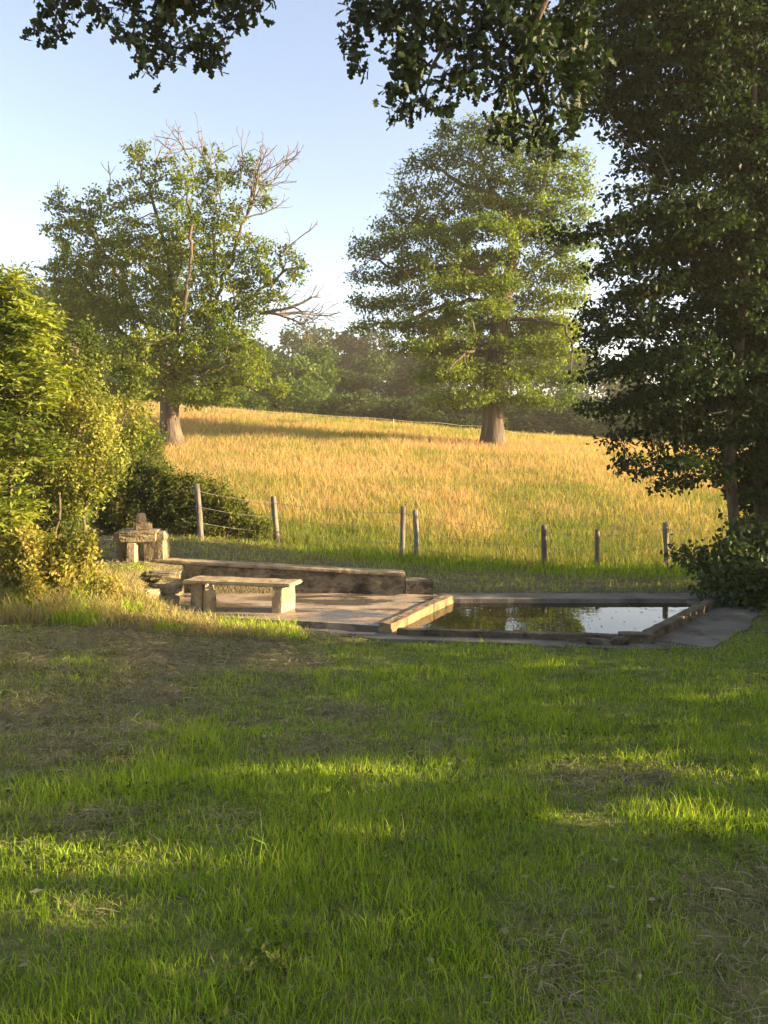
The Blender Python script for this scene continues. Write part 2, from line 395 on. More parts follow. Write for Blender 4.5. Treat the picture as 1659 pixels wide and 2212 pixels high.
def hexa(name, bottom, top, bevel=0.012, cuts=4, amp=0.006, scale=6.0, seed=1.0, longcuts=None):
    """A rough six-sided block from four bottom and four top corners (both counter-clockwise)."""
    bm = bmesh.new()
    b = [bm.verts.new(p) for p in bottom]; t = [bm.verts.new(p) for p in top]
    bm.faces.new(b[::-1]); bm.faces.new(t)
    for i in range(4): bm.faces.new((b[i], b[(i + 1) % 4], t[(i + 1) % 4], t[i]))
    if longcuts:
        le = max(e.calc_length() for e in bm.edges)
        es = [e for e in bm.edges if e.calc_length() > le * 0.6]
        bmesh.ops.subdivide_edges(bm, edges=es, cuts=longcuts, use_grid_fill=True)
    bmesh.ops.bevel(bm, geom=[e for e in bm.edges if len(e.link_faces) == 2 and e.calc_face_angle(0) > 0.4], offset=bevel, segments=2, affect='EDGES')
    if cuts:
        bmesh.ops.subdivide_edges(bm, edges=[e for e in bm.edges if e.calc_length() > 0.05], cuts=cuts, use_grid_fill=True)
    displace(bm, amp, scale, seed)
    me = bpy.data.meshes.new(name); bm.to_mesh(me); bm.free()
    return me

def boxq(x0, x1, y0, y1, z):
    return [(x0, y0, z), (x1, y0, z), (x1, y1, z), (x0, y1, z)]

def stone(name, c, size, rot=0.0, seed=1.0, amp=0.18, sub=3, flat=0.75):
    """A field stone: a rounded box broken up by noise."""
    bm = bmesh.new()
    bmesh.ops.create_cube(bm, size=1.0)
    bmesh.ops.bevel(bm, geom=bm.edges[:], offset=0.14, segments=2, affect='EDGES')
    bmesh.ops.subdivide_edges(bm, edges=bm.edges[:], cuts=sub, use_grid_fill=True)
    off = Vector((seed * 5.1, seed * 2.3, -seed))
    for v in bm.verts:
        n = mnoise.noise(v.co * 1.6 + off); n2 = mnoise.noise(v.co * 4.5 + off)
        v.co *= 1 + amp * n + amp * 0.35 * n2
    cr, sr = math.cos(rot), math.sin(rot)
    for v in bm.verts:
        x, y, z = v.co.x * size[0], v.co.y * size[1], v.co.z * size[2]
        v.co = (c[0] + x * cr - y * sr, c[1] + x * sr + y * cr, c[2] + z)
    me = bpy.data.meshes.new(name); bm.to_mesh(me); bm.free()
    return me

def prism(name, poly, z0, z1, cell=0.12, rag=0.0, seed=1.0, relief=0.004):
    """A cast slab of polygonal outline with a gently uneven top and ragged rim."""
    pts = []
    n = len(poly)
    for i in range(n):
        a = np.array(poly[i]); b = np.array(poly[(i + 1) % n])
        k = max(1, int(np.linalg.norm(b - a) / 0.10))
        for j in range(k):
            q = a + (b - a) * j / k
            d = (b - a) / np.linalg.norm(b - a); nrm = np.array([d[1], -d[0]])
            q = q + nrm * rag * (vnoise(q[0] * 4 + seed * 9, q[1] * 4) - 0.5) * 2
            pts.append(q)
    bm = bmesh.new()
    vs = [bm.verts.new((p[0], p[1], z1)) for p in pts]
    f = bm.faces.new(vs)
    bmesh.ops.triangulate(bm, faces=[f])
    for _ in range(2):
        bmesh.ops.subdivide_edges(bm, edges=[e for e in bm.edges if e.calc_length() > 0.3 and not e.is_boundary], cuts=1)
    bmesh.ops.triangulate(bm, faces=bm.faces[:])
    for v in bm.verts:
        v.co.z += relief * (vnoise(v.co.x * 3 + seed, v.co.y * 3) - 0.5) * 2
    be = [e for e in bm.edges if e.is_boundary]
    r = bmesh.ops.extrude_edge_only(bm, edges=be)
    for v in [g for g in r['geom'] if isinstance(g, bmesh.types.BMVert)]: v.co.z = z0
    bmesh.ops.recalc_face_normals(bm, faces=bm.faces[:])
    me = bpy.data.meshes.new(name); bm.to_mesh(me); bm.free()
    return me

# concrete round the pool
tag(link('pavement', prism('pavement', APRON_FRONT, -0.16, -0.004, rag=0.03, seed=2), M['concrete']), kind='structure')
tag(link('pavement', prism('pavement', APRON_RIGHT, -0.16, 0.002, rag=0.03, seed=3), M['concrete']), kind='structure')
tag(link('concrete_pavement', prism('concrete_pavement', PAD, -0.10, 0.06, rag=0.012, seed=4, relief=0.006), M['wet']), kind='structure')
w = fast_mesh('water', np.array([(0.02, 8.109, -0.002), (2.72, 7.732, -0.002), (4.33, 9.667, -0.002), (4.2, 9.798, -0.002), (0.86, 9.815, -0.002), (0.80, 9.766, -0.002)]), np.arange(6), [6])
tag(link('water', w, M['water']), kind='structure')

# the pool: four kerbs and a floor
pool = thing('stone_pool', 'sunken rectangular stone pool of still dark water with low kerbs', 'pool', (2.0, 9.0, 0))
def strip(a, b, wdt, z0, za, zb, **kw):
    a = np.array(a); b = np.array(b); d = (b - a) / np.linalg.norm(b - a); nn = np.array([-d[1], d[0]]) * wdt / 2
    c = [a - nn, b - nn, b + nn, a + nn]
    zs = [za, zb, zb, za]
    return hexa(kw.pop('name'), [(p[0], p[1], z0) for p in c], [(p[0], p[1], z) for p, z in zip(c, zs)], **kw)
child('dividing_kerb', strip((0.01, 8.126), (0.20, 8.47), 0.15, -0.6, 0.09, 0.095, name='dividing_kerb', cuts=2, scale=9.0, bevel=0.006, amp=0.012, seed=3, longcuts=3), M['kerb'], pool)
child('dividing_kerb', strip((0.204, 8.478), (0.56, 9.233), 0.14, -0.6, 0.095, 0.10, name='dividing_kerb', cuts=2, scale=9.0, bevel=0.005, amp=0.010, seed=5, longcuts=5), M['kerb'], pool)
child('dividing_kerb', strip((0.564, 9.241), (0.86, 9.831), 0.14, -0.6, 0.10, 0.095, name='dividing_kerb', cuts=2, scale=9.0, bevel=0.005, amp=0.008, seed=7, longcuts=4), M['kerb'], pool)
child('front_kerb', strip((0.145, 8.056), (1.34, 7.871), 0.10, -0.6, 0.052, 0.058, name='front_kerb', cuts=2, scale=9.0, bevel=0.005, amp=0.005, seed=9, longcuts=8), M['kerb_dark'], pool)
child('front_kerb', strip((1.346, 7.871), (2.44, 7.699), 0.10, -0.6, 0.058, 0.066, name='front_kerb', cuts=2, scale=9.0, bevel=0.005, amp=0.005, seed=11, longcuts=8), M['kerb_dark'], pool)
child('corner_stone', strip((2.448, 7.703), (2.79, 7.65), 0.15, -0.6, 0.085, 0.092, name='corner_stone', cuts=2, scale=9.0, bevel=0.005, amp=0.008, seed=12, longcuts=2), M['kerb_dark'], pool)
child('side_kerb', strip((2.76, 7.732), (3.50, 8.634), 0.12, -0.6, 0.095, 0.10, name='side_kerb', cuts=2, scale=9.0, bevel=0.005, amp=0.008, seed=13, longcuts=6), M['kerb_dark'], pool)
child('side_kerb', strip((3.505, 8.641), (4.33, 9.667), 0.12, -0.6, 0.10, 0.10, name='side_kerb', cuts=2, scale=9.0, bevel=0.005, amp=0.008, seed=15, longcuts=7), M['kerb_dark'], pool)
child('back_ledge', hexa('back_ledge', boxq(0.74, 4.75, 9.79, 10.225, -0.6), boxq(0.74, 4.75, 9.79, 10.225, 0.055), cuts=2, scale=9.0, bevel=0.005, amp=0.008, seed=17, longcuts=14), M['concrete'], pool)
child('inner_step', hexa('inner_step', boxq(4.0, 4.34, 9.52, 9.782, -0.6), boxq(4.0, 4.34, 9.52, 9.782, 0.035), cuts=2, scale=9.0, bevel=0.008, amp=0.006, seed=19), M['concrete'], pool)
child('floor', prism('floor', [(0.0, 8.0), (2.8, 7.6), (4.4, 9.8), (0.7, 9.9)], -0.66, -0.6), M['kerb'], pool)

# low wall behind the pad
wall = thing('low_wall', 'long low rendered wall stepping down beside the pool', 'wall', (-1.3, 10.24, 0))
child('wall_body', hexa('wall_body', [(-3.18, 10.28, -0.1), (0.27, 10.1, -0.1), (0.27, 10.38, -0.1), (-3.18, 10.54, -0.1)],
                        [(-3.18, 10.28, 0.47), (0.27, 10.1, 0.30), (0.27, 10.38, 0.30), (-3.18, 10.54, 0.47)], 0.01, 2, 0.012, 4.0, 21, longcuts=22), M['wall'], wall)
child('coping', hexa('coping', [(-3.20, 10.255, 0.472), (0.29, 10.075, 0.302), (0.29, 10.4, 0.302), (-3.20, 10.56, 0.472)],
                     [(-3.20, 10.255, 0.512), (0.29, 10.075, 0.345), (0.29, 10.4, 0.345), (-3.20, 10.56, 0.512)], 0.012, 2, 0.008, 5.0, 23, longcuts=26), M['stone'], wall)
child('end_block', hexa('end_block', [(0.295, 10.09, -0.1), (0.67, 10.07, -0.1), (0.67, 10.36, -0.1), (0.295, 10.38, -0.1)],
                        [(0.295, 10.09, 0.25), (0.67, 10.07, 0.235), (0.67, 10.36, 0.235), (0.295, 10.38, 0.25)], 0.014, 3, 0.008, 5.0, 25), M['wall'], wall)

# bench
bench = thing('stone_bench', 'stone slab bench on two upright stone legs beside the pool', 'bench', (-1.75, 9.1, 0))
SB = [(-2.47, 9.03), (-1.11, 8.74), (-1.00, 9.12), (-2.36, 9.42)]
child('seat', hexa('seat', [(x, y, 0.376) for x, y in SB], [(x, y, 0.420) for x, y in SB], 0.014, 2, 0.008, 7.0, 31, longcuts=8), M['stone'], bench)
def leg(x, y, wf, dp, skew, seed):
    b = [(x, y, -0.06), (x + wf, y - 0.01, -0.06), (x + wf + skew, y + dp, -0.06), (x + skew, y + dp, -0.06)]
    t = [(x + 0.015, y + 0.02, 0.378), (x + wf + 0.01, y + 0.015, 0.378), (x + wf + skew - 0.01, y + dp - 0.02, 0.378), (x + skew, y + dp - 0.02, 0.378)]
    return hexa('leg', b, t, 0.016, 4, 0.014, 5.0, seed)
child('leg', leg(-1.345, 8.83, 0.115, 0.32, 0.13, 33), M['stone'], bench)
child('leg', leg(-2.38, 9.06, 0.14, 0.30, 0.10, 35), M['stone'], bench)
tag(link('standing_stone', stone('standing_stone', (-2.13, 9.02, 0.17), (0.14, 0.18, 0.38), 0.35, 4.2, 0.30), M['stone']),
    'rough upright stone leaning against the bench leg nearer the bank', 'stone')

# slab shrine at the wall's end
dol = thing('stone_spring_head', 'mossy flat slab resting on upright blocks at the end of the low wall', 'stone structure', (-3.5, 10.9, 0.4))
child('slab', stone('slab', (-3.430, 10.470, 0.825), (0.68, 0.52, 0.18), 0.10, 2.0, 0.14), M['mossy'], dol)
child('upright', hexa('upright', boxq(-3.350, -3.070, 10.300, 10.640, 0.2), [(-3.340, 10.310, 0.765), (-3.090, 10.310, 0.765), (-3.090, 10.620, 0.765), (-3.340, 10.620, 0.765)], 0.02, 3, 0.012, 5, 41), M['mossy'], dol)
child('upright', hexa('upright', boxq(-3.540, -3.425, 10.140, 10.420, 0.2), [(-3.530, 10.150, 0.745), (-3.435, 10.160, 0.745), (-3.435, 10.420, 0.745), (-3.530, 10.420, 0.745)], 0.015, 3, 0.012, 6, 43), M['stone'], dol)
child('upright', hexa('upright', boxq(-3.800, -3.560, 10.470, 10.720, 0.2), boxq(-3.790, -3.570, 10.480, 10.720, 0.75), 0.02, 3, 0.014, 5, 45), M['mossy'], dol)
tag(link('stone', stone('stone', (-3.390, 10.400, 0.965), (0.24, 0.17, 0.105), 0.25, 6.0, 0.14), M['stone']), 'rounded stone lying on the mossy slab, under a smaller upright stone', 'stone', 'stones stacked on the slab')
tag(link('stone', stone('stone', (-3.415, 10.400, 1.075), (0.12, 0.11, 0.135), 0.5, 7.5, 0.16), M['stone']), 'small upright stone balanced at the very top of the mossy slab', 'stone', 'stones stacked on the slab')
for (c, s, r, sd, lab) in [((-2.860, 9.600, 0.400), (0.42, 0.42, 0.09), 0.2, 11, 'flat step stone at the top of the bank below the low wall'),
                           ((-2.730, 9.300, 0.280), (0.31, 0.29, 0.14), -0.2, 12, 'cracked grey stone under the flat step stone in the bank'),
                           ((-2.650, 9.080, 0.150), (0.26, 0.26, 0.14), 0.5, 13, 'dark rubble stone low in the bank behind the bench'),
                           ((-2.850, 9.000, 0.240), (0.24, 0.24, 0.17), 0.9, 14, 'small rubble stone set into the grassy bank beside the bench'),
                           ((-2.590, 8.940, 0.050), (0.20, 0.19, 0.12), 0.1, 15, 'lowest rubble stone at the foot of the bank')]:
    tag(link('stone', stone('stone', c, s, r, sd, 0.22), M['mossy']), lab, 'stone', 'stones edging the bank')
for (c, s, r, sd, lab) in [((2.20, 7.60, 0.02), (0.26, 0.12, 0.06), -0.2, 21, 'thin flat stone lying against the front kerb of the pool'),
                           ((2.42, 7.57, 0.03), (0.17, 0.11, 0.085), 0.1, 22, 'pale broken stone beside the pool corner stone')]:
    tag(link('stone', stone('stone', c, s, r, sd, 0.16), M['kerb_dark']), lab, 'stone')

# ------------------------------------------------------------------ tubes and branching
def frames(d):
    d = d / np.maximum(np.linalg.norm(d, axis=1, keepdims=True), 1e-9)
    ref = np.tile(np.array([0.31, 0.95, 0.05]), (len(d), 1))
    bad = np.abs((d * ref).sum(1)) > 0.9
    ref[bad] = (0.9, -0.3, 0.1)
    u = np.cross(d, ref); u /= np.linalg.norm(u, axis=1, keepdims=True)
    v = np.cross(d, u)
    return u, v

def tube_mesh(name, pos, par, rad, sides=5, big=None, flare=None):
    """Branches as tapered tubes from nodes, their parents (-1 for roots) and their radii."""
    pos = np.asarray(pos, float); par = np.asarray(par); rad = np.asarray(rad, float)
    n = len(pos)
    edir = np.zeros_like(pos); has = par >= 0
    edir[has] = pos[has] - pos[par[has]]
    main = np.full(n, -1)                                # thickest child continues the branch
    for i in np.argsort(rad, kind='stable'):
        if par[i] >= 0: main[par[i]] = i
    ndir = edir.copy()
    hm = main >= 0
    e1 = edir[main[hm]]; e1 = e1 / np.maximum(np.linalg.norm(e1, axis=1, keepdims=True), 1e-9)
    e0 = edir[hm] / np.maximum(np.linalg.norm(edir[hm], axis=1, keepdims=True), 1e-9)
    ndir[hm] = e0 + e1
    U, V = frames(np.where(np.linalg.norm(ndir, axis=1, keepdims=True) < 1e-6, [[0, 0, 1]], ndir))
    EU, EV = frames(np.where(has[:, None], edir, [[0, 0, 1]]))
    vs, fs = [], []
    base = 0
    idx = np.where(has)[0]
    groups = [(idx, sides)]
    if big is not None:
        b = rad[par[idx]] >= big
        groups = [(idx[~b], sides), (idx[b], 12)]
    for ids, k in groups:
        if len(ids) == 0: continue
        ang = np.arange(k) / k * 2 * PI
        ca, sa = np.cos(ang), np.sin(ang)
        pa = par[ids]; cont = main[pa] == ids
        r0 = np.where(cont, rad[pa], np.minimum(rad[ids] * 1.15, rad[pa]))
        u0 = np.where(cont[:, None], U[pa], EU[ids]); v0 = np.where(cont[:, None], V[pa], EV[ids])
        ring0 = pos[pa][:, None] + r0[:, None, None] * (ca[None, :, None] * u0[:, None] + sa[None, :, None] * v0[:, None])
        ring1 = pos[ids][:, None] + rad[ids][:, None, None] * (ca[None, :, None] * U[ids][:, None] + sa[None, :, None] * V[ids][:, None])
        vv = np.concatenate([ring0, ring1], 1).reshape(-1, 3)
        m = len(ids)
        s = base + np.arange(m)[:, None] * 2 * k
        j = np.arange(k); jn = (j + 1) % k
        f = np.stack([s + j, s + jn, s + k + jn, s + k + j], -1).reshape(-1, 4)
        vs.append(vv); fs.append(f); base += len(vv)
    return fast_mesh(name, np.concatenate(vs), np.concatenate(fs).ravel(), np.full(sum(len(f) for f in fs), 4), None, True)

def stems(name, P, Q, rad, sides, big, mat, t):
    """One mesh for every stem that leaves the ground."""
    root = np.arange(len(Q))
    for i in range(len(Q)):
        if Q[i] >= 0: root[i] = root[Q[i]]
    for k in np.unique(root):
        ids = np.where(root == k)[0]
        if len(ids) < 2: continue
        new = np.full(len(Q), -1); new[ids] = np.arange(len(ids))
        child(name, tube_mesh(name, P[ids], np.where(Q[ids] >= 0, new[Q[ids]], -1), rad[ids], sides, big), mat, t)

def lumps(rows, Y, n, r, depth=0.8, dy=0.0, shell=0.0, ypos=None):
    """Points filling ellipsoids given as (px, py, rx, ry[, depth offset]) at depth Y."""
    s = Y / F
    rows = [tuple(q) + (0.0,) * (5 - len(q)) for q in rows]
    vol = np.array([q[2] * q[3] * (q[2] + q[3]) for q in rows]) ** 0.75; vol /= vol.sum()
    out = []
    for q, fr in zip(rows, vol):
        k = int(n * fr) + 1
        d = r.normal(size=(k, 3)); d /= np.linalg.norm(d, axis=1, keepdims=True)
        rr = r.random(k) ** (1 / 3.0); rr = shell + (1 - shell) * rr
        c = at(q[0], q[1], Y + q[4])
        rad = np.array([q[2] * s, depth * (q[2] + q[3]) * 0.5 * s, q[3] * s])
        out.append(c + d * rr[:, None] * rad)
    return np.concatenate(out)

def colonize(attr, pos, par, step=0.35, dinf=3.0, dkill=0.6, iters=120, jit=0.12, grav=0.0, r=None):
    """Grow branches from the given nodes towards the attraction points."""
    pos = [np.array(p, float) for p in pos]; par = list(par)
    attr = attr.copy()
    P = np.array(pos)
    near = np.full(len(attr), -1); nd_ = np.full(len(attr), 1e9)
    def upd(start):
        nonlocal near, nd_
        Q = np.array(pos[start:])
        if len(Q) == 0 or len(attr) == 0: return
        D = np.linalg.norm(attr[:, None] - Q[None], axis=2)
        j = D.argmin(1); dm = D[np.arange(len(attr)), j]
        m = dm < nd_
        near[m] = j[m] + start; nd_[m] = dm[m]
    upd(0)
    for it in range(iters):
        if len(attr) == 0: break
        m = nd_ < dinf
        if not m.any(): dinf *= 1.4; continue
        start = len(pos)
        ids = near[m]; vec = attr[m] - np.array([pos[i] for i in ids]); vec /= np.maximum(np.linalg.norm(vec, axis=1, keepdims=True), 1e-9)
        uniq, inv = np.unique(ids, return_inverse=True)
        acc = np.zeros((len(uniq), 3)); np.add.at(acc, inv, vec)
        acc /= np.maximum(np.linalg.norm(acc, axis=1, keepdims=True), 1e-6)
        acc += r.normal(size=acc.shape) * jit; acc[:, 2] += grav
        acc /= np.linalg.norm(acc, axis=1, keepdims=True)
        for u, a in zip(uniq, acc):
            pos.append(pos[u] + a * step); par.append(int(u))
        upd(start)
        keep = nd_ > dkill
        attr = attr[keep]; near = near[keep]; nd_ = nd_[keep]
    return np.array(pos), np.array(par)

def radii(par, R, rt):
    n = len(par); cnt = np.zeros(n); ch = np.zeros(n, int)
    for p in par:
        if p >= 0: ch[p] += 1
    cnt[ch == 0] = 1
    for i in range(n - 1, -1, -1):
        if par[i] >= 0: cnt[par[i]] += cnt[i]
    N = cnt.max(); p = math.log(R / rt) / math.log(max(N, 2))
    return rt * cnt ** p, cnt

def chain(points, step, r=None, wob=0.0):
    """Points along a polyline every step metres."""
    pts = [np.array(p, float) for p in points]; out = [pts[0]]
    for a, b in zip(pts[:-1], pts[1:]):
        k = max(1, int(round(np.linalg.norm(b - a) / step)))
        for j in range(1, k + 1):
            q = a + (b - a) * j / k
            if r is not None and wob: q = q + r.normal(size=3) * wob
            out.append(q)
    return out

def skeleton(limbs, step, r, wob):
    """limbs: list of (parent limb index or -1, fraction along it, [points]); returns nodes and parents."""
    pos, par, spans = [], [], []
    for (pi, fr, pts) in limbs:
        if pi < 0:
            c = chain(pts, step, r, 0.0); s = len(pos)
            for k, q in enumerate(c): pos.append(q); par.append(s + k - 1 if k else -1)
        else:
            sp = spans[pi]; root = sp[min(len(sp) - 1, int(fr * (len(sp) - 1)))]
            c = chain([pos[root]] + list(pts), step, r, wob)[1:]; s = len(pos)
            for k, q in enumerate(c): pos.append(q); par.append(s + k - 1 if k else root)
        spans.append(list(range(s, len(pos))))
    return pos, par, spans

def twigs(start, d, length, r, levels=3, step=0.22, kink=0.22, up=0.05, split=0.42):
    """A bare branch with side twigs: nodes, parents, radii factor."""
    pos, par, lev = [np.array(start, float)], [-1], [0]
    stack = [(0, np.array(d, float), length, 0)]
    while stack:
        i, dd, L, lv = stack.pop()
        dd = dd / np.linalg.norm(dd); run = 0.0
        while run < L:
            dd = dd + r.normal(size=3) * kink; dd[2] += up; dd /= np.linalg.norm(dd)
            st = step * (0.7 + 0.6 * r.random())
            pos.append(pos[i] + dd * st); par.append(i); lev.append(lv); i = len(pos) - 1; run += st
            if lv < levels and r.random() < split:
                sd = dd + r.normal(size=3) * 0.75; stack.append((i, sd, (L - run) * (0.35 + 0.4 * r.random()) + 0.12, lv + 1))
    return np.array(pos), np.array(par)

# ------------------------------------------------------------------ leaves
LEAF = {
    'rhomb': (np.array([(0, 0, 0), (0.5, 0.30, 0.08), (1, 0, -0.04), (0.5, -0.30, 0.08)]), [(0, 1, 2), (0, 2, 3)]),
    'oval': (np.array([(0, 0, 0), (0.25, 0.24, 0.05), (0.65, 0.25, 0.05), (1, 0, -0.08), (0.65, -0.25, 0.05), (0.25, -0.24, 0.05), (0.5, 0, -0.02)]),
             [(0, 1, 6), (1, 2, 6), (2, 3, 6), (3, 4, 6), (4, 5, 6), (5, 0, 6)]),
    'lance': (np.array([(0, 0, 0), (0.45, 0.17, 0.04), (1, 0, -0.10), (0.45, -0.17, 0.04)]), [(0, 1, 2), (0, 2, 3)]),
}
def _lobed():
    half = [(0.0, 0.015), (0.20, 0.04), (0.33, 0.20), (0.44, 0.09), (0.58, 0.29), (0.70, 0.13), (0.84, 0.22), (1.0, 0.04)]
    up = [(x, y, 0.18 * y) for x, y in half]; dn = [(x, -y, 0.18 * y) for x, y in half]
    mid = [(x, 0, -0.08 * x * x) for x, y in half]
    v = np.array(up + dn + mid); n = len(half); fs = []
    for i in range(n - 1):
        fs.append((i, i + 1, 2 * n + i + 1, 2 * n + i)); fs.append((2 * n + i, 2 * n + i + 1, n + i + 1, n + i))
    return v, fs
LEAF['lobed'] = _lobed()

def leaf_mesh(name, p, size, tint, r, shape='rhomb', up=0.6, droop=0.25, axis=None, aj=0.6):
    """Leaves at points p: every leaf a small folded blade with its own direction."""
    tv, tf = LEAF[shape]
    n = len(p); k = len(tv)
    a = r.normal(size=(n, 3))
    if axis is not None: a = axis + a * aj
    a[:, 2] -= droop
    a /= np.linalg.norm(a, axis=1, keepdims=True)
    nn = r.normal(size=(n, 3)); nn[:, 2] += up * 2
    b = np.cross(nn, a); b /= np.maximum(np.linalg.norm(b, axis=1, keepdims=True), 1e-9)
    c = np.cross(a, b)
    size = np.broadcast_to(size, (n,))
    v = p[:, None] + size[:, None, None] * (tv[None, :, 0:1] * a[:, None] + tv[None, :, 1:2] * b[:, None] + tv[None, :, 2:3] * c[:, None])
    fl = np.concatenate([np.array(f) for f in tf]); fsz = np.array([len(f) for f in tf])
    faces = (fl[None] + (np.arange(n) * k)[:, None]).ravel()
    return fast_mesh(name, v.reshape(-1, 3), faces, np.tile(fsz, n), {'tint': np.repeat(np.clip(tint, 0, 1), k)})

# where sunlight reaches the lawn through gaps in the trees beside it
_sd = np.array([SX, SY]); _sn = np.array([-SY, SX])
GAPS = [(-1.50, 3.18, 0.75, 0.13), (-1.50, 2.78, 0.30, 0.07), (-0.15, 4.12, 0.55, 0.13), (1.50, 4.15, 0.55, 0.15), (1.05, 3.52, 0.50, 0.12),
        (1.60, 3.32, 0.35, 0.09), (0.5, 4.25, 0.2, 0.06)]
def sun_gap(p):
    """True for points that stand between the sun and the lit patches of lawn, bank and shrubs."""
    t = (p[:, 2] - 0.16) / TE
    g = p[:, :2] - t[:, None] * _sd
    m = np.zeros(len(p), bool)
    for (x, y, L, wd) in GAPS:
        d = g - np.array([x, y]); u = d @ _sd; v = d @ _sn
        m |= ((u / (L + 0.12)) ** 2 + (v / (wd + 0.05)) ** 2) < 1
    s = (p[:, 0] + 2.0) / SX
    yy = p[:, 1] - s * SY; zz = p[:, 2] - s * TE
    m |= (yy > 7.9) & (yy < 9.7) & (zz > -0.25) & (zz < 5.0) & (s > 0)
    m |= (yy > 9.7) & (yy < 10.5) & (zz > 0.55) & (zz < 1.25) & (s > 0)
    return m

def clump_tint(p, r, sc=0.5, amp=0.5, base=0.5):
    return base + amp * (fbm(p[:, 0] * sc + p[:, 2] * 0.7 * sc, p[:, 1] * sc - p[:, 2] * sc, 1.0, 2) - 0.5) * 2 + r.normal(size=len(p)) * 0.16

def tiers(A, cx, cy, gap, slope, amt, r):
    """Gather points into sloping tiers of foliage round a trunk."""
    d = np.hypot(A[:, 0] - cx, A[:, 1] - cy)
    zz = A[:, 2] + slope * d + 0.35 * gap * (fbm(A[:, 0], A[:, 1], 0.5 / gap, 2) - 0.5)
    lay = np.round(zz / gap) * gap
    A = A.copy(); A[:, 2] += (lay - zz) * amt + r.normal(size=len(A)) * 0.03 * gap
    return A

# ------------------------------------------------------------------ the two oaks in the meadow
def oak(name, label, limbs, Y, rows, nattr, R, rt, leafmat, nleaf, lsize, sig, seed, depth, grow, deadspots=(), upright=0.0, tips=5, lbase=0.5, tier=None):
    r = np.random.default_rng(seed)
    pos, par, spans = skeleton(limbs, 0.35, r, 0.045)
    t = thing(name, label, 'tree', tuple(pos[0]))
    A = lumps(rows, Y, nattr, r, depth)
    if tier: A = tiers(A, pos[0][0], pos[0][1], tier[0], tier[1], tier[2], r)
    P, Q = colonize(A, pos, par, 0.32, grow[0], grow[1], 140, 0.16, upright, r)
    rad, cnt = radii(Q, R, rt)
    h = P[:, 2] - P[0, 2]
    rad = np.where(h < 1.3, rad * (1 + 0.45 * np.clip(1.3 - h, 0, 1.3) ** 2 / 1.7), rad)
    child('trunk', tube_mesh('trunk', P, Q, rad, 5, 0.12), M['bark'], t)
    cand = np.where((cnt <= tips) & (h > 1.3))[0]
    w = r.random(len(cand)) + 0.25
    pick = r.choice(cand, nleaf, p=w / w.sum())
    off = r.normal(size=(nleaf, 3)) * np.array([sig, sig, sig * 0.75])
    lp = P[pick] + off
    lm = leaf_mesh('crown', lp, lsize * (0.7 + 0.6 * r.random(nleaf)), clump_tint(lp, r, 0.6, 0.45, lbase), r, 'rhomb', 0.7, 0.2)
    child('crown', lm, leafmat, t)
    for (sp, d, L, lv, rr, upv) in deadspots:
        sp = P[np.argmin(np.linalg.norm(P - sp, axis=1) + 3.0 * (rad < 0.013))]
        p2, q2 = twigs(sp, d, L, r, lv, 0.20, 0.17, upv)
        r2, _ = radii(q2, rr, 0.011)
        child('dead_branch', tube_mesh('dead_branch', p2, q2, r2, 5), M['dead'], t)
    return t

Yo = 31.0
bx = at(1063, 957, Yo)
g = lambda px, py, dy=0.0: at(px, py, Yo + dy)
limbs = [(-1, 0, [bx + np.array([0, 0, -0.3]), g(1066, 880), g(1072, 760), g(1090, 640), g(1105, 560), g(1112, 505)]),
         (0, 1.0, [g(1085, 450), g(1050, 380, .5), g(1040, 310, .5)]),
         (0, 1.0, [g(1135, 460, -.5), g(1170, 400, -1), g(1190, 340, -1)]),
         (0, 0.80, [g(1040, 590), g(960, 575, -.5), g(880, 590, -1), g(800, 560, -1)]),
         (0, 0.68, [g(1030, 650, .5), g(950, 660, 1), g(860, 700, 1), g(790, 690, 1)]),
         (0, 0.78, [g(1160, 580, 1), g(1220, 540, 1.5)]),
         (0, 0.62, [g(1150, 690, -1), g(1220, 700, -1.5), g(1240, 760, -1.5)]),
         (1, 0.4, [g(1000, 400), g(930, 350), g(890, 345)]),
         (0, 0.5, [g(1010, 760, -2), g(960, 800, -3)]),
         (0, 0.42, [g(1120, 800, -2), g(1160, 850, -3)]),
         (0, 0.66, [g(1060, 640, 3), g(1010, 560, 4)]), (0, 0.74, [g(1120, 560, -3), g(1080, 470, -4)]), (0, 0.5, [g(1120, 740, 3), g(1180, 780, 4)])]
rows = [(1060, 320, 95, 65), (960, 345, 80, 32), (1000, 290, 60, 35), (920, 430, 70, 26), (1010, 420, 80, 30), (1180, 400, 110, 80), (1060, 500, 120, 36, -1),
        (1190, 500, 95, 55), (890, 530, 80, 30, -1), (800, 545, 48, 30), (960, 580, 110, 26, 1), (820, 612, 70, 26), (1200, 620, 75, 60, 1), (1020, 640, 110, 28, -1.5),
        (850, 668, 95, 26), (800, 690, 45, 20), (885, 440, 55, 26), (860, 490, 60, 24, .5), (800, 520, 45, 22, -.5), (785, 580, 36, 28), (780, 650, 34, 28), (890, 740, 60, 24, -1), (940, 830, 45, 34, -1), (950, 500, 80, 30, 1.5), (1150, 320, 60, 50), (1240, 560, 40, 50), (1230, 820, 30, 50), (1120, 690, 110, 45, 1.5), (970, 710, 120, 34), (1080, 770, 150, 50), (1190, 730, 70, 70), (960, 790, 70, 40), (1000, 840, 80, 36, -1.5),
        (1120, 845, 90, 40), (1175, 870, 35, 32), (1060, 600, 90, 45, 2.5), (1080, 440, 70, 40, 2)]
